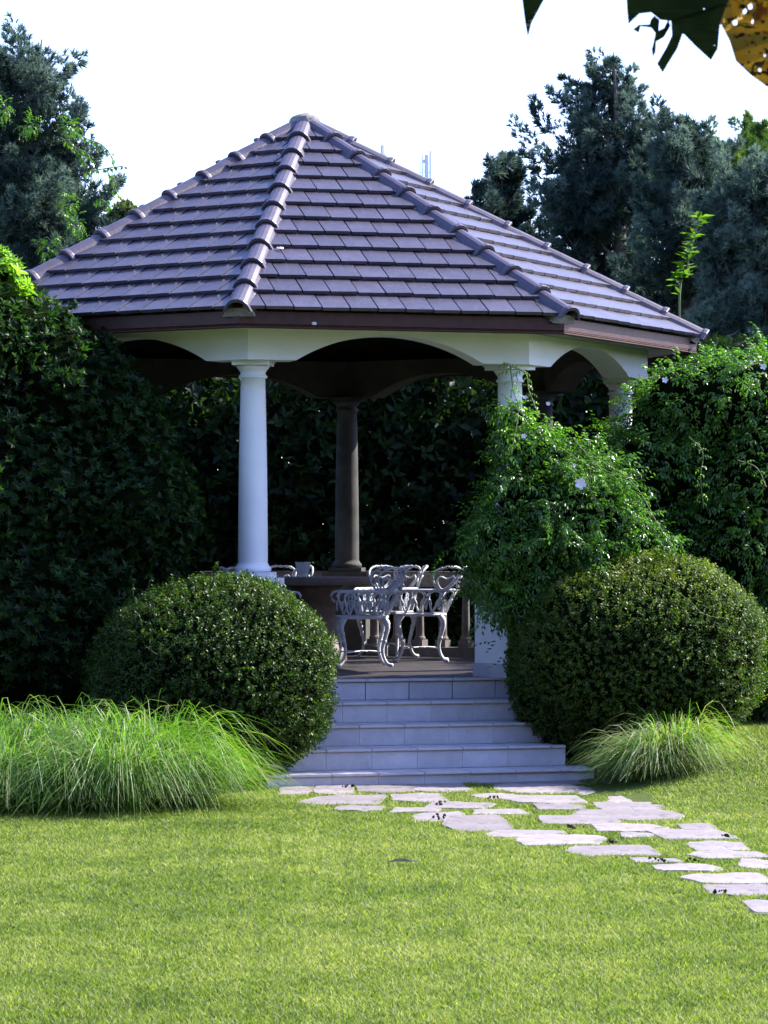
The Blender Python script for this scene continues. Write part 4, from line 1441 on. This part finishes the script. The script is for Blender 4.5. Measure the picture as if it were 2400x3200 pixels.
# distant treetop left of the roof
bT = dblobs([(268, 462, 22), (250, 480, 22), (290, 478, 22)], 40, 1, .2)
leafy('broadleaf_tree', bT, 700, ROS, (.12, .2), M['olive'], 'distant treetop peeping over the left hip of the roof', 'tree', .3, (.3, .3), .8, (.3, 1.2), .3, 0)

# sapling shoot on the right
sap_base = at(1470, 760, 2.6)
sap = empty('sapling', (sap_base.x, 2.6, 0))
tag(sap, 'slender sapling shoot with large light green leaves in front of the cypresses', 'sapling')
zs_ = lambda x, y: at((1600 + x * .4219) / 1.44665, (600 + y * .4219) / 1.44665, 2.6)
bm = bmesh.new()
line = spline([Vector((sap_base.x, 2.6, 0)), Vector((sap_base.x + .05, 2.6, 2.2)), zs_(1240, 860), zs_(1290, 600), zs_(1330, 400), zs_(1395, 190)], 40)
add_tube(bm, [p - sap.location for p in line], [.022 - .018 * i / 40 for i in range(41)], 6)
bm_obj('stem', bm, M['twig'], sap)
sl = tmpl([((0, 0, 0), (0, 0, 1), (0, 1, 0), 1, .42, .12)])
P = []; D = []; Zs = []
for i, p in enumerate(line):
    if p.z < 3.0: continue
    f = (p.z - 3.0) / (line[-1].z - 3.0)
    for j in range(3 if f < .5 else 2):
        dense = 1.0 if f < .45 or f > .72 else .35
        if random.random() > dense * .75: continue
        P.append((p - sap.location)[:]); t = random.uniform(0, 6.28); e = random.uniform(.4, 1.2)
        D.append((math.cos(t) * math.sin(e), math.sin(t) * math.sin(e), math.cos(e) - .35)); Zs.append(random.uniform(.12, .2) if f > .5 else random.uniform(.10, .15))
P, D, Zs = np.array(P), np.array(D), np.array(Zs)
P = np.concatenate([P, P + rng.normal(0, .10, P.shape) * (P[:, 2:] < 4.2)]); D = np.concatenate([D, D[::-1]]); Zs = np.concatenate([Zs, Zs * .8])
lms = []
for q in range(3):
    lms.append(fast_mesh('leaf', sl[0], sl[1], np.full(4, .35 + .25 * q))); lms[-1].materials.append(M['bright'])
for p, d, z in zip(P, D, Zs):
    ob = bpy.data.objects.new('leaf', random.choice(lms)); C.objects.link(ob); ob.parent = sap
    ob.matrix_basis = Matrix.Translation(Vector(p)) @ Vector(d).to_track_quat('Z', 'Y').to_matrix().to_4x4() @ Matrix.Scale(z, 4)

# ------------------------------------------------------------------ unseen trees added behind the viewer to block low sky and darken the gazebo
rt = random.Random(31)
k = 0
for (x, y, hgt, w, lab) in ((-24, -40, 19, 6.5, 'tall unseen tree added at the far left corner behind the viewer to block low sky'), (-12, -44, 21, 7, 'tall unseen tree added behind the viewer to block low sky, left of the middle'),
                            (0, -45, 22, 7, 'tallest unseen tree added directly behind the viewer to block low sky'), (12, -44, 21, 7, 'tall unseen tree added behind the viewer to block low sky, right of the middle'),
                            (23, -40, 19, 6.5, 'tall unseen tree added at the right corner behind the viewer to block low sky'), (-19, -26, 15, 5.5, 'tree added outside the view on the left side of the lawn to block low sky'),
                            (20, -29, 14, 5, 'tree added outside the view on the right side of the lawn to block low sky')):
    hgt *= .92
    bl = [(x, y, hgt * .6, w, w * .8, hgt * .36), (x - w * .5, y, hgt * .42, w * .8, w * .7, hgt * .3), (x + w * .5, y, hgt * .45, w * .8, w * .7, hgt * .3), (x, y, hgt * .28, w * .9, w * .6, hgt * .24)]
    leafy('sky_blocker_tree', bl, 2600, BIG, (.5, .9), M['hedge'], lab, 'tree', .2, (.4, .3), .7, (.8, 1.1), .2, .86, 'unseen trees added to block low sky')

# ------------------------------------------------------------------ antenna masts far behind
def mast(xd, ytop, yb, yw, spec, label):
    b = at(xd, yb, yw)
    root = empty('antenna_mast', (b.x, yw, 0))
    tag(root, label, 'antenna mast', 'antenna masts on the skyline')
    s = (yw + DIST) / (FPX / 1.44665)
    bm = bmesh.new()
    add_tube(bm, [(0, 0, 0), (0, 0, at(xd, ytop + (yb - ytop) * .5, yw).z)], .13, 6)
    bm_obj('pole', bm, M['mast'], root)
    for dx, y0, y1, r in spec:
        bm = bmesh.new()
        z0, z1 = at(xd, y1, yw).z, at(xd, y0, yw).z
        add_tube(bm, [(dx * s, 0, z0), (dx * s, 0, z1)], r * .6, 6)
        add_tube(bm, [(dx * s, 0, z0 + (z1 - z0) * .3), (0, 0, z0 + (z1 - z0) * .3)], .025, 5)
        bm_obj('antenna', bm, M['mast'], root)
    return root


mast(921, 285, 392, 150, [(0, 284, 350, .035), (-8.5, 330, 385, .06), (8.5, 326, 392, .12), (-13, 346, 385, .05), (-6, 345, 352, .14), (3.5, 350, 392, .08), (0, 335, 350, .22)],
     'pale antenna mast with a cluster of aerials above the right roof slope')
mast(826, 283, 345, 150, [(-1.5, 282, 345, .02), (6.5, 308, 345, .04), (1.5, 312, 345, .03), (-15, 309, 345, .03)],
     'thin group of whip aerials just right of the roof apex')


# ------------------------------------------------------------------ fountain grass
def fountain(name, centres, nblade, h, label, tint0, plumes, gap=.0):
    cx0, cy0 = np.mean([c[0] for c in centres]), np.mean([c[1] for c in centres])
    root = empty(name, (cx0, cy0, float(gh(cx0, cy0))))
    tag(root, label, 'ornamental grass')
    parts = []
    SEG = 7
    for (x, y, r, hh, leanx) in centres:
        n = int(nblade * r / sum(c[2] for c in centres))
        t = rng.random(n) * 2 * PI; q = np.sqrt(rng.random(n)) * r * .38
        bx, by = x + np.cos(t) * q, y + np.sin(t) * q
        az = t + rng.normal(0, .55, n)
        up = rng.random(n)
        H = hh * h * np.clip(rng.normal(.86, .26, n), .25, 1.6)
        reach = r * rng.uniform(.5, 1.75, n)
        stiff = rng.random(n) < .15
        reach = np.where(stiff, reach * .35, reach); H = np.where(stiff, H * 1.02, H)
        drop = np.where(stiff, .1, rng.uniform(.8, 1.75, n))
        w = rng.uniform(.0022, .0045, n) * 1.3
        s = np.linspace(0, 1, SEG + 1)
        # arching curve: rises to H then falls by drop*H
        rad_ = reach[:, None] * (s[None] ** 1.25)
        z = H[:, None] * (np.sin(s[None] * PI * (.5 + .28 * drop[:, None])))
        px = bx[:, None] + np.cos(az)[:, None] * rad_ + leanx * rad_ * .35
        py = by[:, None] + np.sin(az)[:, None] * rad_
        z0 = gh(bx, by)
        z = np.maximum(z + z0[:, None], z0[:, None] + .0)
        # blade width, facing the side
        sx, sy = -np.sin(az), np.cos(az)
        tw = rng.normal(0, .6, n); sx, sy = sx * np.cos(tw) - sy * np.sin(tw), sx * np.sin(tw) + sy * np.cos(tw)
        ww = w[:, None] * (1 - s[None] ** 2 * .9)
        Lf = np.stack([px + sx[:, None] * ww, py + sy[:, None] * ww, z], 2)
        Rt = np.stack([px - sx[:, None] * ww, py - sy[:, None] * ww, z + ww * .6], 2)
        V_ = np.stack([Lf, Rt], 2).reshape(n, -1, 3)          # per blade: L0,R0,L1,R1...
        f = np.array([[2 * i, 2 * i + 1, 2 * i + 3, 2 * i + 2] for i in range(SEG)])
        F_ = (f[None] + (np.arange(n) * 2 * (SEG + 1))[:, None, None]).reshape(-1, 4)
        tt = np.where(stiff, rng.uniform(.1, .5, n), np.clip(tint0 + rng.normal(0, .24, n), 0, 1))
        T_ = np.repeat(tt, 2 * (SEG + 1))
        parts.append((V_.reshape(-1, 3) - np.array(root.location), F_, T_))
    V_, F_, T_ = join(parts)
    link('blades', fast_mesh('blades', V_, F_, T_), root, [M['fountain']])
    for (p, d) in plumes:
        bm = bmesh.new()
        g = Vector((p.x - .1, p.y + .1, float(gh(p.x, p.y)))) - root.location
        tip = p - root.location
        add_tube(bm, spline([g, (g + tip) / 2 + Vector((0, 0, .15)), tip], 8), .002, 4)
        for i in range(260):
            f = random.random()
            a = tip + Vector(d) * (.11 * f)
            dr = Vector((random.gauss(0, 1), random.gauss(0, 1), random.gauss(0, 1))).normalized() * (.020 * math.sin(PI * (f * .85 + .12))) + Vector(d) * .012
            b = a + dr
            s_ = dr.cross(Vector((0, 1, .2))).normalized() * .0008
            bm.faces.new([bm.verts.new(a - s_), bm.verts.new(a + s_), bm.verts.new(b)])
        bm_obj('seed_head', bm, M['plume'], root)
    return root


M['plume'] = solid('straw_seed_head', (.42, .34, .24), (.55, .46, .34), 30, .8, 0)
cl = []
rr = random.Random(21)
for x in np.arange(-3.5, -1.0, .42):
    cl.append((x, -6.55 + rr.uniform(-.08, .08), .58, rr.uniform(.72, .98), rr.uniform(-.2, .2)))
    cl.append((x + .2, -5.95 + rr.uniform(-.1, .1), 1 * .6, rr.uniform(1.0, 1.3), rr.uniform(-.2, .2)))
cl.append((-.92, -6.2, .46, .72, .2))
fountain('fountain_grass', cl, 17500, .50, 'wide mound of bright arching fountain grass at the lower left', .38,
         [(at(518 / 1.0 * .0 + 525 * 1.0 - 0, 1178 * 1.305, -6.3) if False else at((865 * .6028) / 1.44665, (1700 + 870 * .6028) / 1.44665, -6.0), (.1, 0, .5)),
          (at((1400 * .6028) / 1.44665, (1700 + 1145 * .6028) / 1.44665, -6.2), (.9, 0, -.25))])
fountain('fountain_grass', [(2.95, -4.6, .44, 1.0, 0), (3.08, -4.5, .38, 1.1, .1), (2.82, -4.6, .36, .85, -.2)], 2400, .32,
         'smaller greyish fountain grass tuft in front of the right boxwood ball', .60, [])

# ------------------------------------------------------------------ lawn blades
def inside(poly, x, y):
    c = np.zeros(len(x), bool)
    n = len(poly)
    for i in range(n):
        x0, y0 = poly[i]; x1, y1 = poly[(i + 1) % n]
        if abs(y1 - y0) < 1e-9: continue
        m_ = ((y0 > y) != (y1 > y)) & (x < (x1 - x0) * (y - y0) / (y1 - y0) + x0)
        c ^= m_
    return c


NB = 520000
u1 = rng.random(NB)
d0, d1 = 11.0, 27.5
p_ = .55
dep = (d0 ** p_ + u1 * (d1 ** p_ - d0 ** p_)) ** (1 / p_)
lat = rng.uniform(-1, 1, NB) * (dep * .142 + .35)
bx = dep * math.tan(YAW) + lat; by = dep - DIST
ok = np.ones(NB, bool)
for pl in stone_polys: ok &= ~inside(pl, bx, by)
# keep off the steps and platform
tt0 = A0 + PI / 8
nn0 = (math.sin(tt0), -math.cos(tt0)); uu0 = (math.cos(tt0), math.sin(tt0))
dn = bx * nn0[0] + by * nn0[1]; du = bx * uu0[0] + by * uu0[1]
ok &= ~((dn < AP + 4 * TR + .01) & (np.abs(du) < 1.45)) & (bx ** 2 + by ** 2 > 3.25 ** 2)
bx, by, dep = bx[ok], by[ok], dep[ok]
n = len(bx)
pat = .5 * lump(np.stack([bx, by, bx * .3], 1), 1.1, .5) + .6 * lump(np.stack([bx, by, by], 1), 3.3, 2.) + .4 * lump(np.stack([bx, by * .5, bx], 1), 11, 1.2)
h = rng.uniform(.010, .027, n) * (1 + .35 * np.clip(lump(np.stack([bx, by, by], 1), 7, 3), -1, 1))
az = rng.random(n) * 2 * PI
ln_ = rng.uniform(.2, 1.3, n) * h * 1.3
w = rng.uniform(.0018, .0034, n) * (.7 + dep / 22)
sd = rng.random(n) * PI
z0 = gh(bx, by)
a = np.stack([bx - np.cos(sd) * w, by - np.sin(sd) * w, z0], 1)
b = np.stack([bx + np.cos(sd) * w, by + np.sin(sd) * w, z0], 1)
c = np.stack([bx + np.cos(az) * ln_, by + np.sin(az) * ln_, z0 + h], 1)
V = np.stack([a, b, c], 1).reshape(-1, 3)
pat2 = lump(np.stack([bx, by * .7, bx], 1), 34, 1.7)
tint = np.clip(.40 + .28 * pat + .16 * pat2 + rng.normal(0, .17, n) + .35 * (rng.random(n) > .95), 0, 1)
tv = np.stack([tint * .8, tint * .8, np.clip(tint * 1.1, 0, 1)], 1).ravel()
gr = link('lawn_grass', fast_mesh('lawn_grass', V, np.arange(3 * n).reshape(-1, 3), tv), None, [M['lawn_blade']])
tag(gr, 'short green and straw coloured lawn blades', kind='stuff')

# fallen leaf and clods
p = ground_at(1265, 2709)
bm = bmesh.new()
pts = [(-.11, 0, .02), (-.06, .025, .035), (.03, .03, .03), (.11, .005, .02), (.04, -.025, .028), (-.05, -.02, .03)]
cv = bm.verts.new((0, 0, .045)); vs = [bm.verts.new(q) for q in pts]
for i in range(6): bm.faces.new((vs[i], vs[(i + 1) % 6], cv))
fl = bm_obj('fallen_leaf', bm, solid('dead_leaf', (.015, .014, .012), (.03, .025, .02), 20, .8, 0), None)
fl.location = (p.x, p.y, .01); fl.rotation_euler = (.15, 0, .1)
tag(fl, 'single dark fallen leaf lying on the open lawn', 'leaf')
pale = solid('bleached_leaf', (.55, .56, .55), (.68, .68, .66), 30, .6, 0)


def on_plane(xd, yd, nrm, o0, lift):
    cpos = Vector((0, -DIST, EYE)); d = at(xd, yd, 0) - cpos
    return cpos + d * ((o0 - cpos).dot(nrm) / d.dot(nrm)) + nrm * lift


t0_ = A0 + PI / 8
n2 = Vector((math.sin(t0_), -math.cos(t0_), 0))
nw = n2 * math.sin(th_s) + Vector((0, 0, math.cos(th_s)))
for (xd, yd, nv, o0, lift, sc, lab) in ((603, 552, nw, n2 * AE + Vector((0, 0, ZE)), .075, 1.0, 'bleached pale leaf lying on the roof tiles beside the front left hip'),
                                        (678, 699, n2, n2 * (RF * c8), .012, .7, 'small bleached leaf stuck on the brown fascia board')):
    p = on_plane(xd, yd, nv, o0, lift)
    bm = bmesh.new()
    ux = Vector((math.cos(t0_), math.sin(t0_), 0)); vx = nv.cross(ux)
    vs = [bm.verts.new(ux * (.034 * sc * math.cos(a)) + vx * (.020 * sc * math.sin(a)) + nv * (.004 * math.sin(3 * a))) for a in np.linspace(0, 2 * PI, 11)[:-1]]
    cv = bm.verts.new(nv * .010)
    for i in range(10): bm.faces.new((vs[i], vs[(i + 1) % 10], cv))
    o = bm_obj('fallen_leaf', bm, pale); o.location = p
    tag(o, lab, 'leaf')
cl_lab = ['dirt clod at the left start of the path beside the steps', 'dirt clod in the gap behind the large left flagstone', 'dirt clod on the cracked flagstone', 'dirt clod between flagstones left of path centre',
          'dirt clod in the middle of the path', 'dirt clod on the long flagstone below path centre', 'dirt clod near the right edge of the path', 'dirt clod low on the right of the path', 'dirt clod beside the pale lower right flagstone', 'lowest dirt clod by the path edge']
for lab, (x, y) in zip(cl_lab, [(305, 172), (588, 230), (603, 272), (770, 211), (1030, 306), (1153, 354), (1523, 337), (1308, 414), (1422, 413), (1498, 517)]):
    p = ground_at(800 + x * .9645, 2300 + y * .9645)
    bm = bmesh.new(); rc = random.Random(x)
    for i in range(7):
        bmesh.ops.create_icosphere(bm, subdivisions=1, radius=rc.uniform(.006, .013), matrix=Matrix.Translation((rc.gauss(0, .03), rc.gauss(0, .02), rc.uniform(.015, .04))))
    for v_ in bm.verts: v_.co += Vector((rc.uniform(-.006, .006), rc.uniform(-.006, .006), rc.uniform(-.006, .006)))
    o = bm_obj('dirt_clod', bm, M['soil'], None); o.location = (p.x, p.y, 0)
    tag(o, lab, 'clod', 'dark dirt clods on the path')

# ------------------------------------------------------------------ overhanging leaves near the camera
YN = -DIST + 3.2


def zn(x, y, dy=0.0):
    return at((1500 + x * .5425) / 1.44665, (y * .5425) / 1.44665, YN + dy)


def serrate(pts, tooth, steps_per):
    """closed outline with saw teeth on every edge flagged True"""
    out = []
    n = len(pts)
    for i in range(n):
        a, sm = pts[i][:2], pts[i][2]; b = pts[(i + 1) % n][:2]
        a = Vector((a[0], a[1])); b = Vector((b[0], b[1])); L_ = (b - a).length
        out.append((a.x, a.y))
        if sm:
            m = max(1, int(L_ / steps_per)); nr = Vector(((b - a).y, -(b - a).x)).normalized()
            for k in range(m):
                p0 = a + (b - a) * ((k + .75) / m); out.append((p0 + nr * (-tooth))[:])
                if k < m - 1:
                    p1 = a + (b - a) * ((k + 1) / m); out.append(p1[:])
    return out


def near_leaf(name_label, outline, holes, mat, parent, tooth=5, step=17, dy=0.0, curl=.012):
    loops = [[Vector((x, y, 0)) for x, y in serrate(outline, tooth, step)]]
    for hx, hy, rx, ry, sd_ in holes:
        r = random.Random(sd_)
        k = 9
        loops.append([Vector((hx + rx * math.cos(2 * PI * i / k) * r.uniform(.7, 1.2), hy + ry * math.sin(2 * PI * i / k) * r.uniform(.7, 1.2), 0)) for i in range(k)])
    tris = geometry.tessellate_polygon(loops)
    flat = [v for l in loops for v in l]
    bm = bmesh.new()
    mn = min(v.x for v in flat); mxx = max(v.x for v in flat)
    vs = []
    for v in flat:
        p = zn(v.x, v.y, dy + curl * math.sin((v.x - mn) / (mxx - mn + 1e-6) * PI) + curl * .5 * math.sin(v.y / 60))
        vs.append(bm.verts.new(p - parent.location))
    for t in tris:
        try: bm.faces.new([vs[i] for i in t])
        except ValueError: pass
    bmesh.ops.solidify(bm, geom=bm.faces[:], thickness=.0006)
    o = bm_obj('leaf', bm, mat, parent, True)
    if name_label: o['label'] = name_label
    return o


def leafskin(name, c1, c2, spot, tr):
    m, nt, out = new_mat(name)
    p = nt.nodes.new('ShaderNodeBsdfPrincipled'); p.inputs['Roughness'].default_value = .5
    col = ramp(nt, [(.3, c1), (.7, c2)], noise(nt, 25, 5))
    if spot:
        r = ramp(nt, [(.56, (0, 0, 0)), (.60, (1, 1, 1))], noise(nt, 130, 2, .5)); col = mix(nt, col, spot, r)
        r = ramp(nt, [(.60, (0, 0, 0)), (.66, (1, 1, 1))], noise(nt, 30, 4, .5)); col = mix(nt, col, (.25, .10, .02), r)
    nt.links.new(col, p.inputs['Base Color'])
    t = nt.nodes.new('ShaderNodeBsdfTranslucent'); nt.links.new(col, t.inputs['Color'])
    ms = nt.nodes.new('ShaderNodeMixShader'); ms.inputs[0].default_value = tr
    nt.links.new(p.outputs[0], ms.inputs[1]); nt.links.new(t.outputs[0], ms.inputs[2]); nt.links.new(ms.outputs[0], out.inputs[0])
    return m


M['nl_dark'] = leafskin('dark_green_leaf', (.006, .016, .008), (.020, .046, .016), None, .16)
M['nl_yellow'] = leafskin('spotted_yellow_leaf', (.42, .26, .02), (.55, .38, .04), (.03, .02, .01), .55)
ob_ = empty('overhanging_branch', zn(1200, -500))
tag(ob_, 'overhanging branch end with serrated dark leaves and one yellow leaf, top right corner', 'branch')
near_leaf('narrow dark leaf tip hanging at top centre', [(375, -10, True), (300, 130, True), (275, 222, True), (258, 130, True), (240, -10, False), (260, -150, False), (330, -150, False)], [], M['nl_dark'], ob_, 3, 14)
near_leaf('large insect-eaten dark leaf', [(842, -60, True), (850, 70, True), (856, 135, True), (915, 80, False), (985, 72, False), (1040, 115, False), (1100, 122, False), (1105, 205, False), (1075, 270, False),
           (1040, 330, False), (1020, 365, True), (1052, 415, True), (1135, 280, True), (1168, 188, True), (1240, 262, True), (1330, 345, True), (1368, 280, True), (1380, 150, False), (1460, 10, False), (1500, -60, False), (1200, -160, False), (950, -140, False)],
          [(1290, 52, 4, 3, 2), (1350, 262, 2, 3, 3)], M['nl_dark'], ob_, 5, 15)
near_leaf('lacy remains of the eaten leaf', [(1003, 90, False), (1035, 115, False), (1030, 175, False), (1060, 160, False), (1085, 110, False), (1098, 150, False), (1060, 215, False), (1015, 240, False), (1012, 300, False), (995, 330, False), (988, 285, False), (1000, 240, False), (1010, 190, False),
           (985, 160, False), (925, 152, False), (915, 190, False), (880, 170, False), (915, 142, False), (975, 140, False), (985, 110, False)], [], M['nl_dark'], ob_, 0, 999, .004)
near_leaf('yellow leaf with dark spots and holes', [(1440, -30, False), (1385, 130, True), (1440, 235, True), (1475, 350, True), (1560, 430, True), (1650, 495, True), (1720, 520, True), (1800, 400, False), (1830, 200, False), (1790, 0, False), (1700, -120, False), (1540, -120, False)],
          [(1557, 38, 15, 17, 1), (1525, 66, 11, 14, 2), (1470, 132, 15, 16, 3), (1570, 125, 6, 13, 4), (1612, 402, 8, 10, 5), (1640, 320, 6, 8, 7)], M['nl_yellow'], ob_, 5, 15, -.03)
near_leaf('dark leaf beside the yellow one', [(1655, -40, False), (1625, 30, True), (1640, 260, True), (1665, 430, True), (1760, 520, True), (1900, 300, False), (1900, -60, False)], [], M['nl_dark'], ob_, 5, 15, .03)
bm = bmesh.new()
add_tube(bm, [q - ob_.location for q in spline([zn(2400, -700), zn(1800, -420), zn(1300, -330), zn(700, -380), zn(300, -430)], 20)], [.006 - .0035 * i / 20 for i in range(21)], 7)
bm_obj('twig', bm, M['bark'], ob_)
for a, b in (((300, -420), (300, -145)), ((1150, -340), (1180, -140)), ((1500, -370), (1600, -115)), ((1850, -450), (1780, -50)), ((1000, -350), (1000, -100))):
    bm = bmesh.new(); add_tube(bm, [q - ob_.location for q in spline([zn(*a), zn((a[0] + b[0]) / 2 + 10, (a[1] + b[1]) / 2), zn(*b)], 6)], .0013, 5)
    bm_obj('leaf_stalk', bm, M['twig'], ob_)
